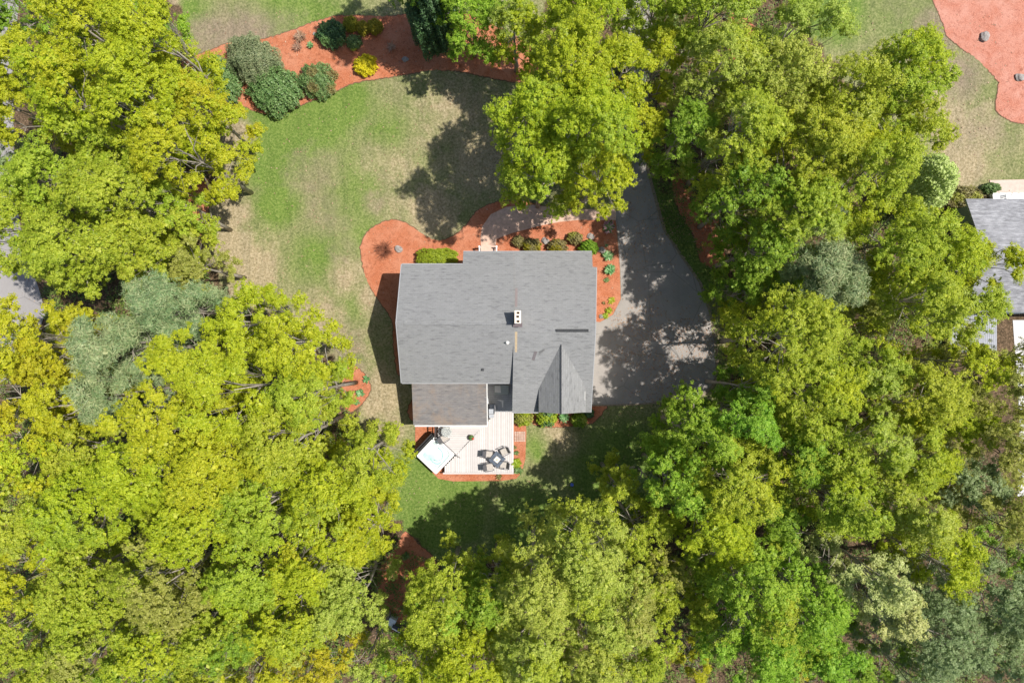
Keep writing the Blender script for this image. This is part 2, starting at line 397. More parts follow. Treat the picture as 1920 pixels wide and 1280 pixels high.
def make_ground():
    nx, ny = 640, 460
    xs = np.linspace(-64, 64, nx); ys = np.linspace(-46, 46, ny)
    X, Y = np.meshgrid(xs, ys)
    px = 960 + X * K; py = 640 - Y * K
    d = np.minimum(poly_dist(LAWN, px, py), poly_dist(LAWN2, px, py))
    d = d + 14 * np.sin(px / 23) * np.sin(py / 31) + 8 * np.sin(px / 9 + py / 13)
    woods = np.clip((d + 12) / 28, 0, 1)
    g = np.zeros(X.shape); t = np.zeros(X.shape); b = np.zeros(X.shape)
    for (cx, cy, r, a1, a2, a3) in PATCH:
        f = np.exp(-(((px - cx) ** 2 + (py - cy) ** 2) / (r * r)) ** 1.3)
        g = np.maximum(g, a1 * f); t = np.maximum(t, a2 * f); b = np.maximum(b, a3 * f)
    Z = .03 * np.sin(X * .7) * np.sin(Y * .9) - .03
    Zn = Z + np.clip(d / 400, 0, 1) * 0
    V = np.stack([X, Y, Zn], -1).reshape(-1, 3)
    i = np.arange(ny - 1)[:, None] * nx + np.arange(nx - 1)[None, :]
    Q = np.stack([i, i + 1, i + nx + 1, i + nx], -1).reshape(-1, 4)
    # far skirt
    far = 900; b0 = len(V)
    V = np.concatenate([V, np.array([(-far, -far, -.03), (far, -far, -.03), (far, far, -.03), (-far, far, -.03)])])
    c = [0, nx - 1, nx * ny - 1, nx * (ny - 1)]
    Q = np.concatenate([Q, np.array([(b0, b0 + 1, c[1], c[0]), (b0 + 1, b0 + 2, c[2], c[1]), (b0 + 2, b0 + 3, c[3], c[2]), (b0 + 3, b0, c[0], c[3])])])
    m, n, out = new_mat('lawn_ground')
    def att(nm):
        a = N(n, 'ShaderNodeAttribute'); a.attribute_name = nm; return a.outputs['Fac']
    v = mapping(n)
    fine = noise(n, 5.5, 6, .75, v, .3); med = noise(n, .9, 5, .65, v, .5); big = noise(n, .22, 4, .6, v)
    vfine = noise(n, 16, 3, .8, v)
    grass = ramp(n, fine, [(.32, (.09, .11, .04)), (.5, (.20, .21, .09)), (.7, (.36, .33, .18))])
    grn = ramp(n, fine, [(.3, (.06, .11, .022)), (.5, (.135, .205, .042)), (.72, (.27, .31, .10))])
    tan = ramp(n, fine, [(.3, (.15, .13, .065)), (.5, (.33, .27, .165)), (.7, (.52, .43, .30))])
    brn = ramp(n, fine, [(.3, (.13, .11, .07)), (.5, (.25, .20, .14)), (.72, (.36, .29, .21))])
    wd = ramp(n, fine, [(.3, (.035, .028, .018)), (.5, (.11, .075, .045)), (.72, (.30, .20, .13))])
    def soft(a, k=.9, lo=.25, hi=.75):
        s = N(n, 'ShaderNodeMath', operation='MULTIPLY_ADD'); n.links.new(med, s.inputs[0]); s.inputs[1].default_value = k
        n.links.new(a, s.inputs[2])
        r = N(n, 'ShaderNodeMapRange'); r.inputs['From Min'].default_value = .5 * k + lo; r.inputs['From Max'].default_value = .5 * k + hi
        n.links.new(s.outputs[0], r.inputs['Value']); return r.outputs[0]
    base = mix(n, soft(big, 1.2, .35, .95), grass, tan)
    base = mix(n, .15, base, grn)
    c = mix(n, soft(att('green'), .9, .1, .6), base, grn)
    c = mix(n, soft(att('tan'), .9), c, tan)
    c = mix(n, soft(att('brown'), .8, .3, .9), c, brn)
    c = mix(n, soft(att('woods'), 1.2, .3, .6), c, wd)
    streak = noise(n, 1.0, 4, .65, mapping(n, (1.2, .22, 1), (0, 0, .5)), .8)
    c = mix(n, .7, c, ramp(n, streak, [(.35, (.82, .84, .82)), (.6, (1.12, 1.1, 1.08))]), 'MULTIPLY')
    sp = ramp(n, vfine, [(.25, (.6, .6, .6)), (.5, (1, 1, 1)), (.8, (1.25, 1.25, 1.2))])
    c = mix(n, .8, c, sp, 'MULTIPLY')
    bsdf(n, out, c, .95, .1, fine, .7, .12)
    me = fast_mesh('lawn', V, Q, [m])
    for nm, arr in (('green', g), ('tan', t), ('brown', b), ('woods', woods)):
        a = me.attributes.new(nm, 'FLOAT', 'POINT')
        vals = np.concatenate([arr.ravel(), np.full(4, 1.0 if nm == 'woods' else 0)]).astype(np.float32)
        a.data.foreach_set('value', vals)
    o = link(bpy.data.objects.new('ground', me)); o['kind'] = 'structure'
make_ground()

def smooth_loop(pts, sub=6):
    out = []; n = len(pts)
    for i in range(n):
        p0, p1, p2, p3 = [pts[(i + k) % n] for k in (-1, 0, 1, 2)]
        for s in range(sub):
            t = s / sub; t2 = t * t; t3 = t2 * t
            out.append(tuple(.5 * (2 * p1[k] + (p2[k] - p0[k]) * t + (2 * p0[k] - 5 * p1[k] + 4 * p2[k] - p3[k]) * t2 + (3 * p1[k] - p0[k] - 3 * p2[k] + p3[k]) * t3) for k in (0, 1)))
    return out
def area(p): return sum(p[i][0] * p[(i + 1) % len(p)][1] - p[(i + 1) % len(p)][0] * p[i][1] for i in range(len(p))) / 2
def sheet(name, pts, z, mat, smooth=True, thick=.06, wob=0, kind='structure'):
    p = smooth_loop(pts) if smooth else list(pts)
    w_ = [G(a, b) for a, b in p]
    if wob: w_ = [(x + random.uniform(-wob, wob), y + random.uniform(-wob, wob)) for x, y in w_]
    if area(w_) < 0: w_ = w_[::-1]
    if name == 'mulch_bed' and smooth:                 # cut, slightly ragged edge with a rim of dark soil
        w2 = []
        for i in range(len(w_)):
            a, b = Vector(w_[i]), Vector(w_[(i + 1) % len(w_)]); k = max(1, int((b - a).length / .12))
            for q in range(k):
                p_ = a + (b - a) * (q / k); w2.append((p_.x + random.gauss(0, .028), p_.y + random.gauss(0, .028)))
        w_ = w2
        cxm = sum(p_[0] for p_ in w_) / len(w_); n_ = len(w_); rim = []
        for i in range(n_):
            a, b = Vector(w_[i - 1]), Vector(w_[(i + 1) % n_]); d_ = (b - a).normalized()
            rim.append((w_[i][0] + d_.y * .07, w_[i][1] - d_.x * .07, z - .008))
        mr_ = MB(); mr_.slab(rim, thick); e_ = mr_.build('bed_edge', M['soil']); e_['kind'] = 'structure'
    mb = MB(); mb.slab([(x, y, z) for x, y in w_], thick)
    o = mb.build(name, mat)
    if kind: o['kind'] = kind
    return o

M['soil'] = plain('edge_soil', (.16, .10, .06), .95, .1, .4, 5)
# mulch
def mulch_mat(name, a, b, c_):
    m, n, out = new_mat(name); v = mapping(n)
    f = noise(n, 11, 6, .85, v, .4); g = noise(n, .7, 5, .65, v, .5); k = noise(n, 3.2, 4, .7, v, .8)
    c = ramp(n, f, [(.30, a), (.5, b), (.70, c_)])
    c = mix(n, ramp(n, g, [(.38, (0, 0, 0)), (.68, (.55, .55, .55))]), c, tuple(x * y for x, y in zip(c_, (1.02, 1.12, 1.2))))
    c = mix(n, ramp(n, k, [(.32, (.6, .6, .6)), (.48, (0, 0, 0))]), c, a)
    bsdf(n, out, c, .95, .1, f, 1.0, .1); return m
M['mulch'] = mulch_mat('mulch_red', (.25, .075, .035), (.50, .165, .08), (.64, .28, .165))
M['mulch2'] = mulch_mat('mulch_faded', (.30, .10, .065), (.54, .21, .14), (.68, .34, .25))

sheet('mulch_bed', [(677, 480), (680, 450), (700, 425), (735, 413), (765, 420), (795, 440), (825, 451), (850, 442), (872, 424), (895, 396), (930, 380), (980, 378), (1040, 392),
                    (1100, 405), (1152, 412), (1163, 440), (1164, 520), (1166, 560), (1150, 592), (1122, 606), (1090, 600), (1060, 560), (960, 540), (820, 540), (762, 600), (752, 690), (745, 700), (738, 640), (735, 600), (712, 565), (690, 530)], .0, M['mulch'], wob=.02)
sheet('mulch_bed', [(340, 120), (380, 100), (440, 78), (500, 72), (560, 52), (595, 40), (640, 30), (740, 30), (790, 20), (860, 20), (1000, 90), (1000, 150), (940, 150), (860, 133), (800, 133), (740, 143), (690, 150),
                    (650, 160), (610, 180), (575, 192), (520, 215), (470, 205), (430, 180), (380, 150)], .0, M['mulch'], wob=.02)
sheet('mulch_bed', [(1768, -40), (2050, -40), (2050, 240), (1920, 232), (1893, 225), (1868, 205), (1872, 165), (1868, 148), (1830, 110), (1790, 80), (1772, 55)], .0, M['mulch2'], wob=.02)
sheet('mulch_bed', [(779, 790), (984, 790), (1000, 795), (1030, 800), (1070, 798), (1110, 792), (1128, 775), (1128, 755), (1000, 745), (960, 730), (860, 730), (790, 730)], .0, M['mulch'], wob=.01)
sheet('mulch_bed', [(779, 780), (985, 780), (987, 810), (985, 860), (978, 885), (968, 897), (940, 901), (850, 902), (822, 897), (800, 875), (783, 855), (778, 840)], .004, M['mulch'], False)
sheet('mulch_bed', [(655, 685), (680, 698), (694, 722), (688, 744), (668, 766), (650, 770), (640, 720)], .0, M['mulch'], wob=.02)
sheet('mulch_bed', [(760, 998), (790, 1025), (815, 1048), (825, 1090), (790, 1120), (760, 1165), (720, 1160), (705, 1110), (715, 1060), (740, 1030)], .0, M['mulch'], wob=.02)
sheet('mulch_bed', [(372, 330), (392, 345), (388, 410), (368, 460), (350, 490), (335, 470), (340, 400), (350, 350)], .0, M['mulch'], wob=.02)
sheet('mulch_bed', [(1262, 325), (1285, 335), (1310, 370), (1345, 400), (1345, 440), (1360, 480), (1345, 500), (1315, 490), (1300, 440), (1275, 400), (1262, 360)], .0, M['mulch'], wob=.03)
sheet('mulch_bed', [(1380, 20), (1420, 60), (1430, 120), (1400, 150), (1370, 100), (1360, 50)], .0, M['mulch'], wob=.03)

# asphalt drive, road, walk
def asphalt(name, base, warm):
    m, n, out = new_mat(name); v = mapping(n)
    f = noise(n, 30, 4, .8, v); g = noise(n, .35, 5, .65, v, .6); s = noise(n, 1.0, 3, .5, mapping(n, (1.6, .25, 1)))
    c = ramp(n, f, [(.3, tuple(x * .78 for x in base)), (.7, tuple(x * 1.22 for x in base))])
    c = mix(n, ramp(n, g, [(.35, (0, 0, 0)), (.7, (.7, .7, .7))]), c, warm)
    c = mix(n, ramp(n, s, [(.45, (0, 0, 0)), (.62, (.3, .3, .3))]), c, tuple(x * 1.25 for x in base))
    cr = N(n, 'ShaderNodeTexVoronoi', feature='DISTANCE_TO_EDGE'); cr.inputs['Scale'].default_value = .28
    n.links.new(v, cr.inputs['Vector'])
    ck = ramp(n, cr.outputs['Distance'], [(.002, (.55, .55, .55)), (.008, (1, 1, 1))])
    c = mix(n, .7, c, ck, 'MULTIPLY')
    bsdf(n, out, c, .9, .2, f, .5, .02); return m
M['asphalt'] = asphalt('asphalt', (.27, .25, .232), (.37, .33, .30))
M['road'] = asphalt('road_asphalt', (.26, .245, .24), (.34, .32, .31))
M['concrete'] = plain('walk_concrete', (.58, .40, .31), .9, .2, .2, 4)
M['edge'] = plain('drive_edging', (.27, .22, .16), .95, .1, .35, 6)
DRIVE = [(1155, 330), (1160, 250), (1168, 160), (1165, 60), (1170, -60), (1225, -60), (1222, 60), (1212, 160), (1205, 250), (1212, 320), (1228, 380), (1243, 432), (1275, 480), (1310, 530), (1330, 590), (1340, 650), (1342, 700), (1334, 722),
         (1316, 738), (1280, 748), (1200, 756), (1130, 758), (1090, 758), (1085, 640), (1100, 600), (1125, 604), (1150, 590), (1165, 560), (1163, 500), (1158, 440), (1154, 400)]
sheet('driveway', DRIVE, .012, M['asphalt'], False, .05)
cx_, cy_ = 1230, 560
sheet('driveway_edge', [(x + (6 if x > 1200 else -1), y + (3 if y > 735 else 0)) for x, y in DRIVE], .006, M['edge'], False, .05)
sheet('road', [(-160, -100), (24, -100), (24, 150), (34, 400), (78, 560), (80, 600), (20, 700), (-160, 760)], .0, M['road'], True)
sheet('road', [(-160, 1200), (-40, 1180), (-40, 1400), (-160, 1400)], .0, M['road'], False)
sheet('footpath', [(1155, 393), (1060, 392), (1000, 384), (950, 388), (920, 402), (904, 425), (901, 446), (902, 462), (929, 462), (931, 448), (960, 437), (1010, 424), (1050, 416), (1090, 412), (1155, 413)], .016, M['concrete'], False, .05)
sheet('patio', [(1899, 600), (2050, 600), (2050, 930), (1908, 930), (1912, 780)], .0, plain('pale_patio', (.60, .58, .57), .8, .2, .1, 2), False)

# ---------------------------------------------------------------- shingles
def shingle(name, c0, c1, c2, rot=0, big_amt=.5, stain=None):
    m, n, out = new_mat(name)
    v = mapping(n, (1, 1, 1), (0, 0, rot))
    sep = N(n, 'ShaderNodeMapping'); sep.inputs['Scale'].default_value = (1.6, 5.5, 1.5); n.links.new(v, sep.inputs['Vector'])
    f = noise(n, 1.0, 4, .6, sep.outputs[0])
    sp2 = N(n, 'ShaderNodeMapping'); sp2.inputs['Scale'].default_value = (.25, .45, .3); n.links.new(v, sp2.inputs['Vector'])
    g = noise(n, 1.0, 4, .6, sp2.outputs[0], .3)
    br = N(n, 'ShaderNodeTexBrick'); br.offset = .37; br.inputs['Scale'].default_value = 1
    br.inputs['Brick Width'].default_value = .34; br.inputs['Row Height'].default_value = .145
    br.inputs['Mortar Size'].default_value = .012; br.inputs['Bias'].default_value = 0
    br.inputs['Color1'].default_value = (.86, .86, .86, 1); br.inputs['Color2'].default_value = (1.14, 1.14, 1.14, 1); br.inputs['Mortar'].default_value = (.55, .55, .55, 1)
    n.links.new(v, br.inputs['Vector'])
    c = ramp(n, f, [(.3, c0), (.5, c1), (.7, c2)])
    c = mix(n, ramp(n, g, [(.4, (0, 0, 0)), (.65, (big_amt, big_amt, big_amt))]), c, c2)
    d_ = noise(n, 1.0, 2, .5, None); dn = d_.node
    mp3 = N(n, 'ShaderNodeMapping'); mp3.inputs['Scale'].default_value = (1.7, 8.5, 1.5); mp3.inputs['Location'].default_value = (7, 3, 0); n.links.new(v, mp3.inputs['Vector']); n.links.new(mp3.outputs[0], dn.inputs['Vector'])
    c = mix(n, 1.0, c, ramp(n, d_, [(.56, (1, 1, 1)), (.68, (.76, .76, .77))]), 'MULTIPLY')
    c = mix(n, .34, c, br.outputs['Color'], 'MULTIPLY')
    if stain:
        s = noise(n, .55, 4, .7, v, .4)
        c = mix(n, ramp(n, s, [(.5, (0, 0, 0)), (.7, (.6, .6, .6))]), c, stain)
    bsdf(n, out, c, .9, .2, br.outputs['Fac'], .4, .01); return m
M['roof'] = shingle('shingle_grey', (.215, .218, .222), (.236, .239, .243), (.252, .255, .258))
M['roof_wing'] = shingle('shingle_grey_wing', (.205, .208, .21), (.24, .243, .245), (.262, .265, .268))
M['roof_dormer'] = shingle('shingle_grey_gable', (.205, .208, .21), (.24, .243, .245), (.262, .265, .268), math.pi / 2)
M['roof_low'] = shingle('shingle_weathered', (.15, .145, .15), (.19, .182, .182), (.235, .215, .205), 0, .4, (.27, .195, .14))
M['roof_nb'] = shingle('shingle_pale', (.17, .17, .18), (.26, .26, .275), (.40, .40, .42), 0, .3)
M['white'] = plain('white_trim', (.78, .77, .75), .5, .4, .06, 3)
M['siding'] = plain('siding_cream', (.55, .52, .46), .7, .3, .06, 3)
M['siding_green'] = plain('siding_green_grey', (.20, .24, .22), .7, .3, .08, 3)
M['glass'] = plain('window_glass', (.05, .07, .09), .08, .6, .1, 1)
M['brick'] = plain('chimney_stone', (.80, .72, .62), .85, .2, .1, 6)
M['black'] = plain('black_metal', (.02, .022, .026), .45, .5, .2, 6)
M['flue'] = plain('flue_soot', (.02, .015, .012), .95, .1, .2, 6)
M['vent'] = plain('ridge_vent', (.05, .052, .055), .9, .2, .6, 25)
M['lead'] = plain('flashing', (.20, .16, .17), .7, .3, .15, 8)
M['copper'] = plain('rust_stain', (.42, .33, .22), .9, .1, .15, 4)

# ---------------------------------------------------------------- main house
RY2 = .68; H2 = 6.55; YE = 6.83
def plane_r(y): return H2 - (H2 - 4.1) * (y - RY2) / (YE - RY2)
def plane_h(y): return 7.0 - .53 * (y - 1.34)          # front slope height as function of y
house = empty('house', (0, 1.0, 0), 0, 'large house under one grey shingle roof, asphalt drive on one side, white deck behind', 'house')
def hb(mb, name, mat, smooth=False, parent=None):
    """link with world coordinates under the house"""
    o = mb.build(name, mat, parent or house, smooth)
    if parent is None: o.matrix_parent_inverse = Matrix.Translation(-house.location)
    return o
LX = G(743.5, 605, 7.0)[0]
XM = G(868.5, 480, 4.2)[0]                 # step in the front eave
XR = 5.98
FE = G(755, 495, 4.64)[1]; RY = 1.34
BE = G(752, 718, 4.64)[1]
XW = .12                                   # left edge of rear wing
h_re = H2
roof = MB()
T = .16
# front slope: one sheet with the deep eave over the porch on one side
ye = YE
roof.slab([(LX, RY, 7.0), (LX + .0, FE, plane_h(FE)), (XM, FE, plane_h(FE)), (XM, ye, plane_h(ye)), (XW, ye, plane_h(ye)), (XW, RY, 7.0)], T)
front = hb(roof, 'roof', M['roof'])
roof = MB()
roof.slab([(XW + .003, RY2, h_re), (XW + .003, ye, plane_r(ye)), (XR + .1, ye, plane_r(ye)), (XR + .1, 5.62, plane_r(5.62)), (XR + .38, 5.58, plane_r(5.58)), (XR + .06, RY2, h_re)], T)
hb(roof, 'roof', M['roof'])
rb = MB()
slope_b = (7.0 - 4.64) / (RY - BE)
rb.slab([(LX, RY, 7.0), (XW, RY, 7.0), (XW, BE, 4.64), (LX, BE, 4.64)], T)
o = hb(rb, 'roof', M['roof'])
wing = MB()
WE = G(1000, 773, 4.2)[1]
wz = lambda y: h_re + (4.2 - h_re) * (RY2 - y) / (RY2 - WE)
wing.slab([(XW, RY2, h_re), (XR + .06, RY2, h_re), (XR, WE, 4.2), (XW - .1, WE, 4.2)], T)
hb(wing, 'roof', M['roof_wing'])
# cross gable over the wing
gx = G(1053, 700, 6.5)[0]; gy0 = G(1053, 646, 6.9)[1]; gh = wz(gy0)
gy1 = WE + .10
gl = G(1010, 770, 4.9)[0]; gr = G(1098, 770, 4.9)[0]
hl = gh - 1.3; hr = gh - 1.25
vyl = RY2 - (h_re - hl) * (RY2 - WE) / (h_re - 4.2)
vyr = RY2 - (h_re - hr) * (RY2 - WE) / (h_re - 4.2)
dm = MB()
dm.slab([(gx, gy0 + .1, gh + .03), (gl, vyl, hl + .03), (gl, gy1, hl + .03), (gx, gy1, gh + .03)], .14)
hb(dm, 'roof', M['roof_dormer'])
dm = MB(); dm.slab([(gx, gy0 + .1, gh + .03), (gx, gy1, gh + .03), (gr, gy1, hr + .03), (gr, vyr, hr + .03)], .14)
hb(dm, 'roof', M['roof_dormer'])
# gable end wall of the cross gable
ge = MB()
ge.add([(gl + .25, gy1 + .3, 4.0), (gr - .25, gy1 + .3, 4.0), (gr - .25, gy1 + .3, hr), (gx, gy1 + .3, gh - .15), (gl + .25, gy1 + .3, hl)], [(0, 1, 2, 3, 4)])
ge.add([(gl + .25, gy1 + .3, 4.0), (gl + .25, vyl, 4.0), (gl + .25, vyl, hl - .1), (gl + .25, gy1 + .3, hl - .1)], [(0, 3, 2, 1)])
hb(ge, 'gable_wall', M['siding'])
rc = MB()
rc.tube([(gx, gy0, gh + .06), (gx, gy1, gh + .06)], .05, 6); hb(rc, 'ridge_cap', plain('ridge_dark', (.12, .12, .125), .9, .1, .3, 8))
rc = MB()
random.seed(3)
for i in range(60):                                    # ridge shingles on the older ridge
    x0 = LX + .55 + i * .116
    if x0 > -.45: break
    z = .012 * (i % 3)
    rc.add([(x0, RY - .17, 6.915 + z + .1), (x0 + .11, RY - .17, 6.925 + z + .1), (x0 + .11, RY, 7.0 + z + .03), (x0, RY, 6.99 + z + .03), (x0, RY + .17, 6.92 + z + .1), (x0 + .11, RY + .17, 6.92 + z + .1)], [(0, 1, 2, 3), (3, 2, 5, 4)])
hb(rc, 'ridge_cap', M['roof_wing'])
vt = MB(); a = G3(1042, 622, h_re); b = G3(1104, 622, h_re)
vt.box(a[0], b[0], RY2 - .02, RY2 + .22, h_re - .1, h_re + .07, bev=.03); hb(vt, 'ridge_vent', M['vent'])
# trim along rakes and eaves
tr = MB()
def strip(p, q, w_=.05, h_=.2):
    p, q = Vector(p), Vector(q); d = (q - p).normalized(); s = Vector((-d.y, d.x, 0)).normalized() * w_
    tr.add([p + s, p - s, q - s, q + s, p + s - Vector((0, 0, h_)), p - s - Vector((0, 0, h_)), q - s - Vector((0, 0, h_)), q + s - Vector((0, 0, h_))],
           [(0, 1, 2, 3), (7, 6, 5, 4), (0, 4, 5, 1), (1, 5, 6, 2), (2, 6, 7, 3), (3, 7, 4, 0)])
strip((LX - .03, RY, 6.98), (LX - .03, FE, plane_h(FE) - .02)); strip((LX - .03, BE, 4.62), (LX - .03, RY, 6.98))
strip((XR + .40, 5.58, plane_r(5.58) - .03), (XR + .08, RY2, h_re - .03), .03); strip((XR + .08, RY2, h_re - .04), (XR + .02, WE, 4.16), .03)
strip((LX, FE + .02, 4.58), (XM, FE + .02, 4.58), .03, .12)
strip((XM, ye + .02, 4.04), (XR + .1, ye + .02, 4.04), .03, .12)
strip((LX, BE - .02, 4.56), (XW - .1, BE - .02, 4.56), .03, .12)
strip((XW - .1, WE - .03, 4.12), (gl, WE - .03, 4.12), .03, .12)
hb(tr, 'trim', plain('grey_trim', (.34, .35, .37), .6, .3, .06, 3))
# walls
wl = MB()
def prism(poly, z0, tops, mat_i=0):
    n = len(poly); vs = [(x, y, z0) for x, y in poly] + [(x, y, t) for (x, y), t in zip(poly, tops)]
    wl.add(vs, [(i, (i + 1) % n, (i + 1) % n + n, i + n) for i in range(n)])
x0, x1 = LX + .32, XW + .05
prism([(x0, BE + .35), (x1, BE + .35), (x1, FE - .35), (x0, FE - .35)], 0, [4.55] * 4)
wl.add([(x0, BE + .35, 4.55), (x0, RY, 6.8), (x0, FE - .35, 4.55)], [(0, 2, 1)])
x0, x1 = XW + .1, XR - .3
prism([(x0, WE + .4), (x1, WE + .4), (x1, ye - 1.3), (x0, ye - 1.3)], 0, [4.1, 4.1, 4.35, 4.35])
wl.add([(x1, WE + .4, 4.1), (x1, RY2, h_re - .2), (x1, ye - 1.3, 4.35)], [(0, 1, 2)])
wl.add([(x0, WE + .4, 4.1), (x0, RY2, h_re - .2), (x0, ye - 1.3, 4.35)], [(2, 1, 0)])
prism([(XM + .3, ye - 1.6), (XW, ye - 1.6), (XW, ye - 1.2), (XM + .3, ye - 1.2)], 0, [4.2] * 4)
hb(wl, 'wall', M['siding'])
for (wx, wy, ww, wh, z, face) in [(LX + .32, 3.6, 1.0, 1.3, 2.6, 'x-'), (LX + .32, -.8, 1.0, 1.3, 2.6, 'x-'), (LX + .32, 3.6, 1.0, 1.3, .7, 'x-'), (1.6, WE + .4, 1.1, 1.3, 2.6, 'y-'), (1.6, WE + .4, 1.1, 1.2, .8, 'y-'),
                               (4.6, WE + .4, 1.1, 1.3, 2.6, 'y-'), (1.8, ye - 1.3, 1.3, 1.4, 2.6, 'y+'), (4.2, ye - 1.3, 1.3, 1.4, 2.6, 'y+'), (1.8, ye - 1.3, 1.3, 1.3, .8, 'y+'), (XR - .3, 3.6, 1.1, 1.3, 3.0, 'x+')]:
    f = MB(); g = MB(); s = -1 if face[1] == '-' else 1
    def bb(mb, hw, z0, z1, d0, d1):
        a_, b_ = sorted((d0 * s, d1 * s))
        if face[0] == 'x': mb.box(wx + a_, wx + b_, wy - hw, wy + hw, z0, z1)
        else: mb.box(wx - hw, wx + hw, wy + a_, wy + b_, z0, z1)
    bb(f, ww / 2 + .1, z - .1, z + wh + .1, .003, .05); bb(g, ww / 2, z, z + wh, .02, .06)
    fr = hb(f, 'window', M['white']); go = g.build('pane', M['glass'], fr)
for gy in (-3.4, -.4):                                 # two garage doors facing the drive
    g = MB(); g.box(XR - .3, XR - .24, gy - 1.25, gy + 1.25, .05, 2.3)
    for k in range(1, 4): g.box(XR - .24, XR - .23, gy - 1.25, gy + 1.25, .05 + k * .56, .07 + k * .56)
    hb(g, 'garage_door', M['white'])
g = MB(); g.box(-1.75, -.8, ye - 1.22, ye - 1.15, .45, 2.55); hb(g, 'door', M['siding_green'])
# porch posts under the deep front eave
for pxx in (XM + .35, XR - .5):
    g = MB(); g.box(pxx - .08, pxx + .08, ye - .4, ye - .24, 0, 3.9); hb(g, 'porch_post', M['white'])
# chimney
ch = MB(); CH = 8.15
c0 = G(964.5, 581.5, CH); c1 = G(977, 606.5, CH)
CX0, CX1, CY0, CY1 = c0[0], c1[0], c1[1], c0[1]
ch.box(CX0 + .04, CX1 - .04, CY0 + .04, CY1 - .04, 6.4, CH - .12)
ch.box(CX0, CX1, CY0, CY1, CH - .12, CH, bev=.015)
cho = hb(ch, 'chimney', M['brick'])
for k in range(3):
    yy = CY0 + (k + .5) * (CY1 - CY0) / 3 + (.0, .02, -.03)[k]; fm = MB(); xx = (CX0 + CX1) / 2 + (.03, .0, .03)[k]
    fm.box(xx - .11, xx + .11, yy - .09, yy + .09, CH, CH + .03); fl = fm.build('flue_frame', plain('clay_%d' % k, (.55, .42, .32), .9, .1, .1, 6), cho)
    fm = MB(); fm.box(xx - .085, xx + .085, yy - .07, yy + .07, CH + .02, CH + .036); fm.build('flue', M['flue'], cho)
fm = MB()
fm.add([(CX0 - .1, CY0 - .22, 6.95), (CX1 + .1, CY0 - .22, 6.95), (CX1 + .1, CY0 + .06, 7.22), (CX0 - .1, CY0 + .06, 7.22)], [(0, 1, 2, 3)])
fm.build('flashing', M['lead'], cho)
# stained strips, patches
def patch(pts, mat, name, hf, off=.012):
    mb = MB(); vs = []
    for px_, py_ in pts:
        h_ = 6.0
        for _ in range(4): y_ = G(px_, py_, h_)[1]; h_ = hf(y_)
        vs.append(G3(px_, py_, h_ + off))
    mb.add(vs, [tuple(range(len(vs)))]); o_ = hb(mb, name, mat); return o_
patch([(965.5, 622), (970, 622), (969.5, 660), (965.5, 660)], M['copper'], 'flashing', wz, .01)
patch([(1011, 735), (1014, 735), (1031, 697), (1027.5, 697)], M['copper'], 'flashing', wz, .02)
patch([(966, 540), (970.5, 540), (970, 575), (965.5, 575)], plain('roof_stain', (.235, .20, .20), .9, .1, .1, 4), 'roof_stain', plane_r, .012)
patch([(1002, 658), (1007.5, 659), (1002, 676), (996.5, 674.5)], plain('patch_shingle', (.155, .14, .145), .9, .1, .15, 8), 'repair_patch', wz, .015)
patch([(1010, 659), (1021, 653.5), (1021, 657), (1012, 663.5)], plain('patch_shingle_dark', (.14, .14, .14), .9, .1, .15, 8), 'repair_patch', wz, .015)
# plumbing vents
vp = MB(); p = G3(951, 642, 6.3); vp.lathe([(.16, 0), (.15, .06), (.07, .1), (.06, .42), (.05, .42)], (p[0], p[1], 6.22), 14); hb(vp, 'vent_pipe', M['white'], True)
vp = MB(); p = G3(905, 692.5, 5.2); vp.box(p[0] - .11, p[0] + .11, p[1] - .13, p[1] + .1, 5.05, 5.3, bev=.03); hb(vp, 'roof_vent', M['black'])
vp = MB(); p = G3(1098.5, 743, 5.7); vp.tube([(p[0], p[1] - .33, hr + .05), (p[0], p[1] + .33, hr + .05)], .025, 6); hb(vp, 'flashing', M['white'])
# low rear roof over the porch
LE = G(840, 797, 2.8)
lx0 = G(775, 797, 2.8)[0]; lx1 = G(913, 797, 2.8)[0]
ltop = BE + .25; lh = 3.75
lr_ = MB(); lr_.slab([(lx0, ltop, lh), (lx0, LE[1], 2.8), (lx1, LE[1], 2.8), (lx1, ltop, lh)], .14); hb(lr_, 'porch_roof', M['roof_low'])
lr_ = MB(); lr_.box(lx0 + .1, lx1 + .02, LE[1] - .11, LE[1] - .003, 2.62, 2.74); lr_.add([(lx1 + .003, LE[1], 2.58), (lx1 + .06, LE[1], 2.58), (lx1 + .06, LE[1], 2.8), (lx1 + .003, LE[1], 2.8), (lx1 + .003, ltop, 3.53), (lx1 + .06, ltop, 3.53), (lx1 + .06, ltop, 3.75), (lx1 + .003, ltop, 3.75)], [(0, 1, 2, 3), (4, 7, 6, 5), (3, 2, 6, 7), (1, 5, 6, 2), (0, 3, 7, 4), (0, 4, 5, 1)])
hb(lr_, 'gutter', M['white'])
lw = MB()
for a_, b_, c_, d_ in [(lx0 + .3, lx0 + .42, LE[1] + .3, BE + .3), (lx1 - .35, lx1 - .23, LE[1] + .3, BE + .3)]: lw.box(a_, b_, c_, d_, 0, 2.7)
lw.box(lx0 + .42, lx1 - .35, LE[1] + .3, LE[1] + .42, 0, 2.6)
hb(lw, 'porch_wall', M['siding'])

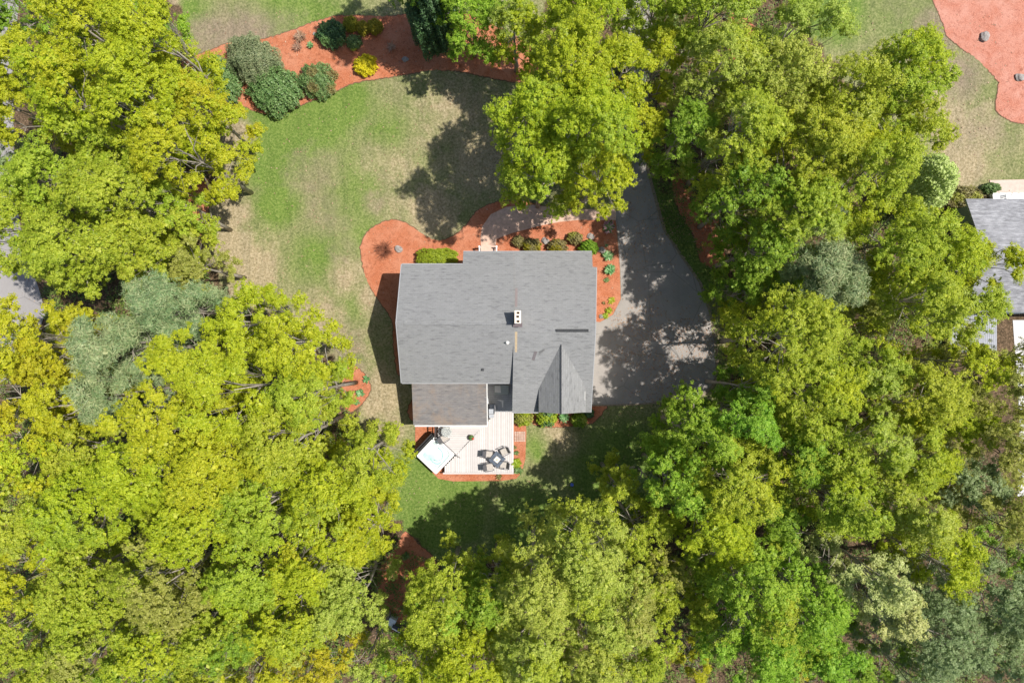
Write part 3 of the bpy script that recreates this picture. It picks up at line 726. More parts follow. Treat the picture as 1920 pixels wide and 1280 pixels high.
# ---------------------------------------------------------------- deck
DZ = .62
deck = empty('deck', (*G(900, 840), 0), 0, 'white board deck behind the house holding patio seats and the hot tub', 'deck')
def db(mb, name, mat, sm=False):
    o = mb.build(name, mat, deck, sm); o.matrix_parent_inverse = Matrix.Translation(-deck.location); return o
def board_mat():
    m, n, out = new_mat('deck_board'); v = mapping(n)
    geo = N(n, 'ShaderNodeNewGeometry')
    f = noise(n, 3, 4, .6, v)
    c = ramp(n, geo.outputs['Random Per Island'], [(0, (.54, .505, .495)), (.5, (.585, .55, .54)), (1, (.63, .595, .58))])
    c = mix(n, .3, c, ramp(n, f, [(.3, (.75, .72, .7)), (.7, (1, 1, 1))]), 'MULTIPLY')
    bsdf(n, out, c, .75, .3); return m
M['board'] = board_mat(); M['board_grey'] = plain('board_grey', (.32, .33, .36), .7, .3, .15, 3)
P = lambda x, y: G(x, y, DZ)
dxr = P(963, 0)[0]; dyb = P(0, 888)[1]; dxl2 = P(831, 0)[0]; dy_top = P(0, 772)[1]
tubc = G(816.5, 853, .9)
bd = MB(); bw, gap = .138, .012
xl_rail = P(821, 0)[0]
A1 = P(852, 856); A0 = P(912, 792)
def line_x(y): return A1[0] + (A0[0] - A1[0]) * (y - A1[1]) / (A0[1] - A1[1])
def line_y(x): return A1[1] + (A0[1] - A1[1]) * (x - A1[0]) / (A0[0] - A1[0])
Tt = P(815.5, 821); Tr = P(853, 856)
y = LE[1] + .5
while y > A1[1]:
    y0 = y - bw
    yl = (y + y0) / 2
    xs = xl_rail if yl > Tt[1] - .25 else Tt[0] + (Tr[0] - Tt[0]) * (Tt[1] - yl) / (Tt[1] - Tr[1]) + .06
    xe = line_x(yl)
    if xe > xs + .1: bd.box(xs, min(xe, lx1 + .3), y0, y, DZ - .03, DZ)
    y -= bw + gap
x = dxl2 + .12
while x < dxr - .12:
    xm = x + bw / 2
    if xm > A0[0]: yt = dy_top
    elif xm > A1[0]: yt = line_y(xm)
    else: yt = A1[1] - (A1[0] - xm) * .98
    bd.box(x, x + bw, dyb + .12, yt, DZ - .03, DZ)
    x += bw + gap
bd.box(dxl2 - .02, dxr, dyb - .02, dyb + .105, DZ - .03, DZ + .001)
bd.box(dxr - .12, dxr, dyb + .12, dy_top, DZ - .03, DZ + .001)
db(bd, 'boards', M['board'])
b2 = MB(); gx0 = lx1 - .4; yy = dy_top + .01
while yy < BE + .35:
    b2.box(gx0, XW + .2, yy, yy + bw, DZ - .03, DZ); yy += bw + gap
db(b2, 'boards', plain('deck_board_grey', (.46, .47, .49), .75, .3, .12, 3))
fr = MB()
fr.box(xl_rail + .03, lx1 - .2, P(0, 820)[1], LE[1] + .6, .0, DZ - .035)
fr.box(lx1 - .45, XW + .2, dy_top - .1, BE + .4, 0, DZ - .035)
fr.slab([(p_[0], p_[1], DZ - .035) for p_ in [P(833, 886.5), P(962, 886.5), P(962, 772), P(913, 772), P(913, 797), P(822, 797), P(822, 826), P(852, 857), P(833, 877)]], .5)
db(fr, 'frame', M['black'])
# rail on the hot tub side
ra = MB()
rx = P(818, 0)[0]; r0 = P(0, 822)[1]; r1 = LE[1] + .2
ra.box(rx - .05, rx + .05, r0, r1, DZ + .9, DZ + .95); ra.box(rx - .03, rx + .03, r0, r1, DZ + .1, DZ + .14)
for k in range(9):
    yy = r0 + (r1 - r0) * k / 8; ra.box(rx - .02, rx + .02, yy - .02, yy + .02, DZ, DZ + .92)
db(ra, 'railing', plain('rail_brown', (.06, .045, .04), .6, .3, .1, 4))
# paver landing beside the deck
pv = MB(); random.seed(8)
for i in range(5):
    for j in range(7):
        a_ = G(964.5 + i * 4.2, 808.5 + j * 2.75); pv.box(a_[0], a_[0] + .165, a_[1] - .105, a_[1], 0, .05 + random.random() * .006, bev=.006)
o = pv.build('paver_pad', [plain('paver', (.52, .38, .31), .9, .1, .25, 3)]); tag(o, 'small pad of tan pavers in red mulch along the edge of the deck', 'paver pad')

# ---------------------------------------------------------------- hot tub
ang = math.atan2(-35, 37)
tub = empty('hot_tub', (*tubc, 0), ang, 'square white hot tub with its black cover folded over one side', 'hot tub')
S = 1.10; HT = .95
mb = MB()
for q in ((-S + .04, -S + .1, -S + .04, S - .04), (S - .1, S - .04, -S + .04, S - .04), (-S + .1, S - .1, -S + .04, -S + .1), (-S + .1, S - .1, S - .1, S - .04)): mb.box(*q, 0, HT - .08)
mb.build('cabinet', M['black'], tub)
# acrylic shell: rounded rings stepping down into the basin
def rr(hx, hy, r, z, nseg=6, cx=0, cy=0):
    out = []
    for (sx, sy, a0) in ((1, 1, 0), (-1, 1, 90), (-1, -1, 180), (1, -1, 270)):
        for k in range(nseg + 1):
            a = math.radians(a0 + 90 * k / nseg); out.append((cx + sx * (hx - r) + r * math.cos(a), cy + sy * (hy - r) + r * math.sin(a), z))
    return out
rings = [rr(S, S, .12, HT - .1), rr(S, S, .12, HT), rr(S - .05, S - .05, .12, HT + .02), rr(S - .2, S - .17, .3, HT + .015), rr(S - .25, S - .22, .32, HT - .08), rr(S - .32, S - .28, .3, HT - .30), rr(.55, .55, .3, HT - .36), rr(.45, .45, .25, HT - .7)]
mb = MB(); n = len(rings[0])
vs = [p for r_ in rings for p in r_]
fs = [(i * n + k, i * n + (k + 1) % n, (i + 1) * n + (k + 1) % n, (i + 1) * n + k) for i in range(len(rings) - 1) for k in range(n)]
fs.append(tuple((len(rings) - 1) * n + k for k in range(n)))
mb.add(vs, fs); mb.build('shell', plain('acrylic', (.84, .87, .87), .25, .5, .04, 3), tub, True)
m, n_, out = new_mat('tub_water'); bb_ = bsdf(n_, out, ramp(n_, noise(n_, 1.6, 3, .6, mapping(n_)), [(.38, (.52, .74, .71)), (.62, (.76, .84, .82))]), .08, .5, noise(n_, 4, 3, .6, mapping(n_)), .3, .03)
mb = MB(); mb.slab(rr(S - .29, S - .26, .3, HT - .16), .012); mb.build('water', m, tub, True)
tq = plain('shell_turquoise', (.34, .58, .56), .3, .4, .1, 3)
mb = MB()
for (x_, y_, sx_, a0, a1) in ((-.05, .1, .62, -1.2, 1.9), (.25, -.2, .45, -2.4, .3)):
    pts = [(x_ + sx_ * math.cos(t), y_ + sx_ * .8 * math.sin(t), HT - .14) for t in np.linspace(a0, a1, 14)]
    mb.tube(pts, .035, 6)
mb.build('seat_contour', tq, tub, True)
mb = MB()
for k in range(5): mb.lathe([(.03, 0), (.035, .02), (.01, .03)], (-.72 + .12 * (k % 3), .72 - .1 * (k // 3), HT + .015), 8)
mb.build('jet_control', plain('chrome', (.55, .58, .6), .3, .5, .05, 3), tub)
mb = MB(); mb.box(-S - .38, -S - .22, -S - .02, S + .06, .5, HT + .42, bev=.03); mb.box(-S - .21, -S - .05, -S - .02, S + .06, .5, HT + .38, bev=.03); mb.build('cover', plain('cover_vinyl', (.018, .018, .02), .5, .4, .2, 5), tub)
mb = MB()
mb.tube([(-S - .1, S + .1, .6), (-S, S + .1, HT + .15), (S + .1, S + .1, HT + .1), (S + .5, S + .12, HT + .05)], .022, 6); mb.build('cover_lifter', M['black'], tub, True)
mb = MB(); mb.box(-S + .3, S - .2, -S - .12, -S - .003, .0, .42, bev=.03); mb.build('step', M['black'], tub)

# ---------------------------------------------------------------- patio furniture
M['sling'] = plain('chair_sling', (.44, .40, .36), .8, .2, .12, 6)
M['sling_dark'] = plain('chair_frame', (.10, .10, .11), .5, .4, .15, 6)
def chair(px, py, deg, label, seatmat='sling', z=DZ):
    """faces local +x"""
    x_, y_ = G(px, py, z + .4)
    r = empty('patio_chair', (x_, y_, z), math.radians(deg), label, 'chair', 'patio chairs on the deck')
    mb = MB(); mb.box(-.26, .28, -.25, .25, .40, .46, bev=.03); mb.build('seat', M[seatmat], r)
    mb = MB(); mb.add([(-.24, -.25, .44), (-.24, .25, .44), (-.46, .25, .93), (-.46, -.25, .93), (-.29, -.25, .42), (-.29, .25, .42), (-.51, .25, .92), (-.51, -.25, .92)],
                      [(0, 1, 2, 3), (7, 6, 5, 4), (0, 3, 7, 4), (1, 5, 6, 2), (3, 2, 6, 7), (0, 4, 5, 1)]); mb.build('backrest', M['sling_dark'], r)
    for s in (-1, 1):
        mb = MB(); mb.tube([(-.42, .3 * s, .68), (-.1, .31 * s, .66), (.28, .3 * s, .64), (.33, .29 * s, .6)], .028, 6); mb.build('armrest', M['sling_dark'], r, True)
        for xx in (.29, -.27):
            mb = MB(); mb.tube([(xx, .28 * s, 0), (xx, .29 * s, .64)], .018, 6); mb.build('leg', M['sling_dark'], r)
    return r
chair(917, 851, -5, 'patio chair nearest the flower pot, facing the fire table')
chair(945, 846, 205, 'patio chair turned at an angle, closest to the small paver pad')
chair(918, 874.5, 8, 'patio chair with rounded seat near the open corner of the deck, facing the fire table')
chair(944, 871, 173, 'patio chair near the leafy plant at the deck edge, facing the fire table')
chair(833, 821, 30, 'grey patio chair beside the hot tub and small round table', 'sling')
chair(834.5, 799, -70, 'grey patio chair half hidden by the low porch roof', 'sling')
ft = empty('fire_table', (*G(932, 861, 1.1), DZ), math.radians(50), 'dark slate square fire table with pale centre among four chairs', 'table')
mb = MB()
mb.box(-.5, .5, -.5, -.22, .52, .58, bev=.01); mb.box(-.5, .5, .22, .5, .52, .58, bev=.01); mb.box(-.5, -.22, -.217, .217, .52, .58); mb.box(.22, .5, -.217, .217, .52, .58)
mb.build('tabletop', plain('slate', (.075, .095, .13), .5, .4, .3, 8), ft)
mb = MB(); mb.box(-.218, .218, -.216, .216, .5, .573, bev=.01); mb.build('burner_cover', plain('burner_pale', (.75, .68, .6), .6, .3, .1, 8), ft)
mb = MB(); mb.box(-.4, .4, -.4, .4, 0, .515); mb.build('base', M['black'], ft)
mb = MB(); mb.lathe([(.05, .0), (.05, .05), (.02, .06)], (0, 0, .573), 10); mb.build('valve', plain('brass', (.5, .25, .06), .4, .4, .1, 8), ft)
bt = empty('bistro_table', (*G(837.5, 809, 1.2), DZ), 0, 'small round glass table between two grey chairs near the hot tub', 'table')
m, n_, out = new_mat('table_glass'); b_ = bsdf(n_, out, (.85, .88, .86), .05, .5); b_.inputs['Transmission Weight'].default_value = .7
mb = MB(); mb.lathe([(.42, 0), (.43, .01), (.42, .02)], (0, 0, .68), 28); mb.build('tabletop', m, bt)
for k in range(3):
    a = k * 2.094; mb = MB(); mb.tube([(.05 * math.cos(a), .05 * math.sin(a), .66), (.34 * math.cos(a), .34 * math.sin(a), 0)], .02, 6); mb.build('leg', M['sling'], bt)
mb = MB(); mb.lathe([(.35, .655), (.36, .665), (.35, .675)], (0, 0, 0), 28); mb.build('ring', M['sling'], bt)
# grill
M['steel_grey'] = plain('steel_plate', (.35, .37, .4), .4, .5, .1, 5)
gp = G(921.5, 766, 1.3)
gr_ = empty('grill', (gp[0], gp[1], DZ), 0, 'black barbecue grill in the shade beside the low porch roof', 'grill')
mb = MB(); mb.box(-.22, .22, -.42, .3, .1, .85); mb.build('cabinet', M['black'], gr_)
mb = MB()
prof = [(-.27, .86), (-.25, 1.02), (-.12, 1.14), (.08, 1.15), (.22, 1.04), (.26, .86)]
vs = [(x_, -.36, z_) for x_, z_ in prof] + [(x_, .4, z_) for x_, z_ in prof]; k = len(prof)
mb.add(vs, [(i, i + 1, i + 1 + k, i + k) for i in range(k - 1)] + [tuple(range(k))[::-1], tuple(range(k, 2 * k))]); mb.build('lid', plain('grill_lid', (.03, .035, .045), .3, .5, .1, 5), gr_)
mb = MB(); mb.box(-.2, .17, -.36, .02, 1.152, 1.17); mb.build('lid_plate', M['steel_grey'], gr_)
mb = MB(); mb.box(-.2, .2, -.72, -.43, .84, .87); mb.build('side_shelf', plain('steel_grey', (.35, .37, .4), .4, .5, .1, 5), gr_)
mb = MB(); mb.tube([(.29, -.3, .98), (.29, .34, .98)], .02, 6); mb.build('handle', plain('steel', (.5, .5, .52), .3, .5, .1, 5), gr_)
# low grey table; the white slab on it paints in reflected sunlight
ot = empty('low_table', (*G(940, 731, 1.2), DZ), 0, 'low grey-green table between the house wings, reflected sunlight as a white slab on one end', 'table')
mb = MB(); mb.box(-.58, .58, -.38, .38, .42, .46, bev=.01); mb.build('tabletop', plain('table_green', (.42, .47, .45), .4, .4, .06, 3), ot)
for sx in (-1, 1):
    for sy in (-1, 1): mb = MB(); mb.box(sx * .52 - .03, sx * .52 + .03, sy * .32 - .03, sy * .32 + .03, 0, .42); mb.build('leg', M['black'], ot)
o = MB().add([(-.52, -.18, .46), (-.02, -.24, .46), (-.08, .34, .46), (-.52, .34, .46), (-.52, -.18, .5), (-.02, -.24, .5), (-.08, .34, .5), (-.52, .34, .5)], [(4, 5, 6, 7), (0, 1, 5, 4), (1, 2, 6, 5), (2, 3, 7, 6), (3, 0, 4, 7)]).build('reflection_slab', M['white'])
o.location = (ot.location.x, ot.location.y, DZ + .004); tag(o, 'white slab painting reflected sunlight on the low grey-green table', 'painted reflection')
# bent white slab put in as an L of sunlight on the deck
o = MB().slab([(0, 0, .05), (.1, -.02, .05), (.16, -.5, .05), (.24, -.5, .05), (.26, .05, .05), (.0, .12, .05), (-.22, .12, .05), (-.22, .07, .05)], .05).build('sun_patch_slab', M['white'])
gp2 = G(938, 752, .7); o.location = (gp2[0], gp2[1], DZ + .004); tag(o, 'small white bent slab painting a sun patch on the shaded deck next to the grill', 'board')

# ---------------------------------------------------------------- front steps and railings
st = empty('front_steps', (*G(915, 466), 0), 0, 'tan front steps leading from the walk to the porch', 'steps')
for k in range(3):
    mb = MB(); a_ = G(902, 0)[0]; b_ = G(929, 0)[0]; y1 = G(0, 459.5 + 4 * k)[1]
    mb.box(a_ - st.location.x, b_ - st.location.x, G(0, 480)[1] - st.location.y, y1 - st.location.y, 0.003 * k, .17 * (k + 1)); mb.build('step', plain('step_%d' % k, (.60, .42, .34), .9, .2, .1, 4), st)
for i, px_ in enumerate((899, 931)):
    x_, y_ = G(px_, 469, 1.0)
    r = empty('stair_railing', (x_, y_, 0), 0, ('white stair railing on the side of the front steps nearer the clipped hedge', 'white stair railing on the side of the front steps nearer the round bronze shrubs')[i], 'railing', 'white railings of the front steps')
    mb = MB(); mb.box(-.05, .05, -.5, .3, .95, 1.02); mb.build('handrail', M['white'], r)
    for yy in (.28, -.45): mb = MB(); mb.box(-.07, .07, yy - .07, yy + .07, 0, 1.1); mb.build('post', M['white'], r)
    mb = MB()
    for k in range(4): mb.box(-.015, .015, -.3 + .14 * k, -.27 + .14 * k, .2, .95)
    mb.build('baluster', M['white'], r)

# ---------------------------------------------------------------- boulders
M['stone'] = plain('boulder_stone', (.30, .27, .25), .9, .2, .4, 3)
def boulder(px, py, r, label, seed, sq=.6, asp=1.25, rz=0):
    rng = np.random.default_rng(seed); import bmesh
    bm = bmesh.new(); bmesh.ops.create_icosphere(bm, subdivisions=3, radius=1)
    ph = rng.random(9) * 6
    for v in bm.verts:
        c = v.co.copy(); f = 1 + .16 * math.sin(c.x * 3 + ph[0]) * math.sin(c.y * 2.5 + ph[1]) + .1 * math.sin(c.z * 5 + ph[2] + c.x * 4) + .04 * math.sin(c.y * 11 + ph[3])
        v.co = Vector((c.x * asp * r * f, c.y * r * f, c.z * r * sq * f))
    me = bpy.data.meshes.new('boulder'); bm.to_mesh(me); bm.free(); me.materials.append(M['stone'])
    o = link(bpy.data.objects.new('boulder', me)); x_, y_ = G(px, py); o.location = (x_, y_, r * sq * .45); o.rotation_euler = (0, 0, rz)
    tag(o, label, 'boulder', 'boulders set in the mulch')
boulder(747.5, 467, .27, 'grey boulder beside the bare twiggy shrub in the round mulch bed', 1)
boulder(1022.5, 452, .27, 'pale boulder between two round bronze shrubs, front mulch bed', 2, rz=-.6)
boulder(1107.5, 443.5, .25, 'pale boulder above the green round shrub near the drive, front mulch bed', 3, rz=-.5)
boulder(1128, 469, .26, 'boulder between the green round shrub and the silvery perennial', 4)
boulder(1128.5, 593, .2, 'small boulder at the narrow end of the mulch strip along the drive', 5)
boulder(1845, 70, .38, 'large grey boulder in the wide faded mulch bed', 6, asp=1.1, rz=.9)
boulder(1911, 146, .32, 'pinkish boulder at the picture edge in the wide faded mulch bed', 7)
boulder(590, 64, .12, 'small white stone beside the dark evergreen shrub of the upper bed', 8)
boulder(760, 112, .2, 'pale stone in the shaded mulch below the tall dark conifer', 9)

# ---------------------------------------------------------------- shrubs
def shrub(px, py, rx, ry, h, kind, label, name='shrub', group=None, leaf=.06, dens=1.0, boxy=False, mix_kind=None, ang=0, fuzz=.12, cat='shrub', aspect=.6, seed=0):
    rng = np.random.default_rng(int(px * 3 + py * 5) + seed)
    zm = h * .5
    ax, ay = m_at(rx, zm), m_at(ry, zm)
    x_, y_ = G(px, py, zm)
    r = empty(name, (x_, y_, 0), ang, label, cat, group)
    surf = math.pi * ax * ay + 2 * math.pi * math.sqrt(ax * ay) * h * .6
    n = int(dens * surf / (leaf * leaf * .9 * aspect / .6) * 1.5) + 30
    d = unit(rng.normal(size=(n, 3))); d[:, 2] = np.abs(d[:, 2])
    if boxy: d = d / (np.sum(np.abs(d) ** 4, axis=1, keepdims=True) ** .25)
    lump = 1 + fuzz * np.sin(d[:, :1] * 6 + px) * np.sin(d[:, 1:2] * 7 + py) + fuzz * .6 * np.sin(d[:, :1] * 17 + d[:, 1:2] * 13)
    rad = (.72 + .3 * rng.random((n, 1)) ** .5) * lump
    C = d * rad * np.array([ax, ay, h * .78]) + np.array([0, 0, h * .18])
    Nn = d * .7 + np.array([0, 0, .45]) + rng.normal(size=(n, 3)) * .5
    L = leaf * (.7 + .6 * rng.random(n))
    V, Q = leaves(C, Nn, L, L * aspect, rng)
    n2 = n // 3
    d2 = unit(rng.normal(size=(n2, 3))); d2[:, 2] = np.abs(d2[:, 2])
    C2 = d2 * (.5 + .25 * rng.random((n2, 1))) * np.array([ax, ay, h * .78]) + np.array([0, 0, h * .12]); L2 = np.full(n2, leaf * 1.9)
    V2, Q2 = leaves(C2, d2 * .6 + [0, 0, .5] + rng.normal(size=(n2, 3)) * .3, L2, L2 * .75, rng)
    V = np.concatenate([V, V2]); Q = np.concatenate([Q, Q2 + 4 * n]); C = np.concatenate([C, C2]); n = n + n2
    mats = [M[kind]]; mi = None
    if mix_kind:
        mats.append(M[mix_kind]); mi = ((np.sin(C[:, 0] * 4 + px) + np.sin(C[:, 1] * 5 + py) + rng.normal(size=n) * .4) > .4)
    link(bpy.data.objects.new('foliage', fast_mesh('foliage', V, Q, mats, mi)), r)
    mb = MB()
    for k in range(9):
        a = rng.random() * 6.28; q = .5 + .4 * rng.random()
        mb.tube([(0, 0, 0), (ax * q * .5 * math.cos(a), ay * q * .5 * math.sin(a), h * .4), (ax * q * math.cos(a), ay * q * math.sin(a), h * .8)], [.03, .02, .006], 4, False)
    mb.build('stem', M['bark_dark'], r)
    return r
def perennial(px, py, rpx, h, kind, label, n=70, name='perennial', group='perennials in the mulch beds', width=.16, flower=None):
    rng = np.random.default_rng(int(px * 11 + py)); R = m_at(rpx, 0); C, Nn, D = [], [], []
    for i in range(n):
        a = rng.random() * 6.28; rr_ = R * (.25 + .75 * rng.random()); t = rng.random()
        c = np.array([rr_ * math.cos(a) * .62, rr_ * math.sin(a) * .62, h * (.25 + .7 * t)]); C.append(c)
        D.append([math.cos(a), math.sin(a), .5 - .7 * rr_ / R]); Nn.append([-math.cos(a) * .4, -math.sin(a) * .4, 1])
    C, Nn, D = map(np.array, (C, Nn, D)); Nn = Nn + rng.normal(size=Nn.shape) * .25
    L = R * .36 * (.6 + .7 * rng.random(n)); V, Q = leaves(C, Nn, L, L * width * 2, rng, D)
    mats = [M[kind]]; mi = None
    if flower: mats.append(M[flower]); mi = (rng.random(n) < .5)
    me = fast_mesh(name, V, Q, mats, mi)
    o = link(bpy.data.objects.new(name, me)); x_, y_ = G(px, py); o.location = (x_, y_, .0); tag(o, label, 'plant', group); return o

SG = 'shrubs of the front mulch bed'
shrub(819, 482, 38, 16, 1.1, 'box', 'clipped bright green hedge, flat-sided, against the front wall', 'clipped_hedge', None, .055, 1.2, True, cat='hedge', fuzz=.05)
shrub(972, 452, 12, 11, .9, 'brownshrub', 'small bronze shrub half in tree shade, nearest the front steps', group=SG, dens=.8)
shrub(997, 461, 18, 15, 1.1, 'brownshrub', 'round bronze-green shrub between the shaded small one and a pale boulder', group=SG, dens=.9, mix_kind='mustard')
shrub(1045, 462, 19, 15, 1.1, 'brownshrub', 'round bronze-green shrub between the pale boulder and the green round shrub', group=SG, dens=.9, mix_kind='mustard')
shrub(1078, 446, 15, 12, 1.0, 'brownshrub', 'oval olive shrub standing forward of the row in the front bed', group=SG, dens=.9, mix_kind='olive')
shrub(1104, 464, 18, 15, 1.3, 'green', 'round dark green shrub at the front corner of the roof', group=SG, leaf=.045)
perennial(1141, 426, 15, .35, 'pink', 'patch of pink flowers at the mulch corner between walk and drive', 150, 'flower_patch', flower='rhodo')
perennial(1139, 481, 13, .4, 'hosta', 'silvery green perennial beside the corner of the front bed', 110, flower='pine')
perennial(1143, 506, 13, .45, 'hosta', 'bright green spiky perennial in the strip along the drive', 110)
perennial(1137, 525, 7, .25, 'rhodo', 'small low plant below the bright green spiky perennial', 40)
perennial(1137, 461, 5, .2, 'hosta', 'tiny green sprout above the silvery perennial', 24)
perennial(1146, 563, 9, .2, 'lime', 'thin yellow-green sprouts in the middle of the drive-side mulch strip', 46)
perennial(1132, 568, 5, .2, 'brownshrub', 'tiny brown plant nearest the house in the drive-side strip', 26)
perennial(1141, 582, 9, .25, 'lime', 'yellow-green creeping plant beside the small boulder', 70)
perennial(1135, 592, 8, .25, 'lime', 'creeping plant at the tip of the drive-side mulch strip', 60)
RG = 'shrubs behind the house'
shrub(981, 784, 19, 15, 1.1, 'olive', 'olive-green shrub at the foot of the wing, next to the deck', group=RG, mix_kind='lime')
shrub(1025, 784, 20, 17, 1.3, 'lime', 'largest lime-green shrub under the eave of the rear wing', group=RG, leaf=.08, mix_kind='rhodo')
perennial(1057, 781, 12, .6, 'hosta', 'dark green leafy plant between two rear shrubs', 90)
shrub(1086, 787, 16, 14, 1.0, 'green', 'leafy shrub under the rear eave nearest the drive', group=RG, leaf=.08, mix_kind='pale')
shrub(1105, 775, 9, 9, .9, 'dark', 'dark small shrub at the rear corner by the drive', group=RG)
perennial(968, 866, 12, .75, 'lime', 'yellow-green leafy plant hanging over the deck edge', 120)
perennial(972, 880, 11, .4, 'rhodo', 'dark leafy plant at the rear corner of the deck', 90)
perennial(969, 848, 7, .3, 'rhodo', 'low dark plant in the mulch strip between pavers and deck corner', 40)
perennial(966, 838, 5, .25, 'rhodo', 'tiny plant just below the paver pad', 26)
perennial(936, 893, 8, .25, 'brownshrub', 'small brown plant in the mulch behind the deck', 40)
perennial(688, 711, 9, .35, 'hosta', 'upper plant of three in the side mulch crescent', 60)
perennial(677, 736, 10, .35, 'hosta', 'middle, largest plant of three in the side mulch crescent', 70)
perennial(670, 753, 8, .3, 'hosta', 'lowest plant of three in the side mulch crescent', 50)
perennial(761, 1040, 11, .4, 'rhodo', 'spiky plant in the shaded mulch patch at the edge of the rear woods', 70)
TG = 'shrubs of the upper mulch bed'
shrub(470, 108, 52, 44, 2.6, 'juniper', 'tall grey-green feathery conifer shrub, tallest in the upper bed', 'conifer_shrub', TG, .10, .8, ang=-.6, aspect=.22, fuzz=.14)
shrub(513, 168, 50, 47, 1.9, 'rhodo', 'broad mid-green leafy shrub below the feathery conifer shrub', 'rhododendron', TG, .085, .9)
shrub(412, 145, 33, 48, 1.8, 'rhodo', 'green shrub partly under the yellow trees at the end of the upper bed', 'rhododendron', TG, .085, .9, ang=.5)
shrub(593, 150, 36, 34, 1.5, 'rhodo', 'rounded dull green shrub at the lawn edge of the upper bed', 'rhododendron', TG, .055, .9, mix_kind='brownshrub')
shrub(619, 62, 28, 27, 1.3, 'dark', 'dark evergreen shrub between dried grasses and yellow shrubs', group=TG, leaf=.07, mix_kind='rhodo')
shrub(656, 44, 14, 15, 1.0, 'mustard', 'first of three mustard shrubs, touching the dark evergreen shrub', group=TG)
shrub(680, 52, 13, 13, 1.0, 'mustard', 'middle one of three mustard shrubs in the upper bed', group=TG)
shrub(702, 49, 15, 14, 1.0, 'mustard', 'last of three mustard shrubs, toward the tall dark conifer', group=TG)
shrub(684, 122, 22, 20, 1.1, 'goldshrub', 'bright golden-yellow round shrub at the lawn edge of the upper bed', group=TG, ang=.4)
shrub(663, 78, 15, 14, .7, 'rhodo', 'low green shrub below the mustard shrubs', group=TG)
perennial(565, 72, 15, .6, 'dry', 'upper clump of dried brown grass in the upper bed', 160, 'grass_clump', width=.04)
perennial(560, 90, 13, .5, 'dry', 'lower clump of dried brown grass in the upper bed', 130, 'grass_clump', width=.04)
perennial(583, 87, 8, .4, 'hosta', 'small green plant beside the dried grass clumps', 60)
perennial(664, 91, 9, .3, 'pale', 'pale leafy plant between the low green shrub and red mulch', 70)
perennial(735, 92, 13, .6, 'twig' if False else 'dry', 'reddish twiggy plant in the shaded mulch beside the tall conifer', 90, width=.05)
shrub(808, 14, 45, 60, 10.5, 'dark', 'tall very dark green conifer between the mustard shrubs and the emerald tree', 'conifer_tree', None, .12, .9, cat='tree', aspect=.35, fuzz=.16)
shrub(1738, 345, 40, 58, 6.5, 'dome', 'smooth light green dome-shaped tree at the edge of the neighbour\'s lawn', 'dome_tree', None, .09, .9, cat='tree', fuzz=.06)
shrub(1808, 372, 38, 26, 1.4, 'brownshrub', 'brown-green hedge beside the neighbouring pale roof', 'hedge', None, .08, .8, cat='hedge', mix_kind='olive')
shrub(1860, 352, 18, 10, .9, 'rhodo', 'small green shrub at the neighbour\'s walkway end', 'shrub', None, .07, .8)
rng = np.random.default_rng(4)
mb = MB()
for i in range(75):
    a = rng.random() * 6.28; R_ = 1.0 * (.4 + .6 * rng.random()); hh = .25 + .7 * rng.random(); j = rng.normal(size=4) * .1
    p1 = (R_ * .4 * math.cos(a) + j[0], R_ * .4 * math.sin(a) + j[1], hh * .6)
    mb.tube([(0, 0, 0), p1, (R_ * math.cos(a + j[2]), R_ * math.sin(a + j[2]), hh)], [.03, .02, .007], 4, False)
    mb.tube([p1, (R_ * .8 * math.cos(a + .5), R_ * .8 * math.sin(a + .5), hh * .9)], [.012, .004], 4, False)
o = mb.build('bare_shrub', M['twig']); x_, y_ = G(722, 470); o.location = (x_, y_, 0); tag(o, 'bare twiggy shrub spreading over red mulch in the round bed', 'shrub')
# flower pot
fp = empty('flower_pot', (*G(883.5, 820, .9), DZ), 0, 'round pot of green plants with a red flower on the open deck', 'flower pot')
mb = MB(); mb.lathe([(.16, 0), (.22, .3), (.23, .3), (.2, .29)], (0, 0, 0), 18); mb.build('pot', plain('pot_clay', (.2, .14, .1), .8, .2, .1, 5), fp)
rng = np.random.default_rng(9); n = 130; d = unit(rng.normal(size=(n, 3))); d[:, 2] = abs(d[:, 2])
V, Q = leaves(d * np.array([.24, .24, .25]) * (.6 + .4 * rng.random((n, 1))) + np.array([0, 0, .3]), d + [0, 0, .3], np.full(n, .055), np.full(n, .035), rng)
link(bpy.data.objects.new('plant', fast_mesh('plant', V, Q, [M['rhodo']])), fp)
n = 26; d = unit(rng.normal(size=(n, 3))); d[:, 2] = abs(d[:, 2])
V, Q = leaves(d * .09 + np.array([.16, -.07, .5]), d + [0, 0, .3], np.full(n, .04), np.full(n, .035), rng)
link(bpy.data.objects.new('flower', fast_mesh('flower', V, Q, [M['red']])), fp)
# ball on the lawn
mb = MB(); mb.lathe([(.02, 0), (.09, .03), (.14, .09), (.15, .15), (.13, .22), (.07, .28), (.01, .3)], (0, 0, 0), 16)
o = mb.build('ball', plain('ball_blue', (.12, .2, .75), .4, .4, .4, 6), None, True); o.location = (*G(1072, 907.5), 0); tag(o, 'small blue ball on the shaded lawn behind the house', 'ball')

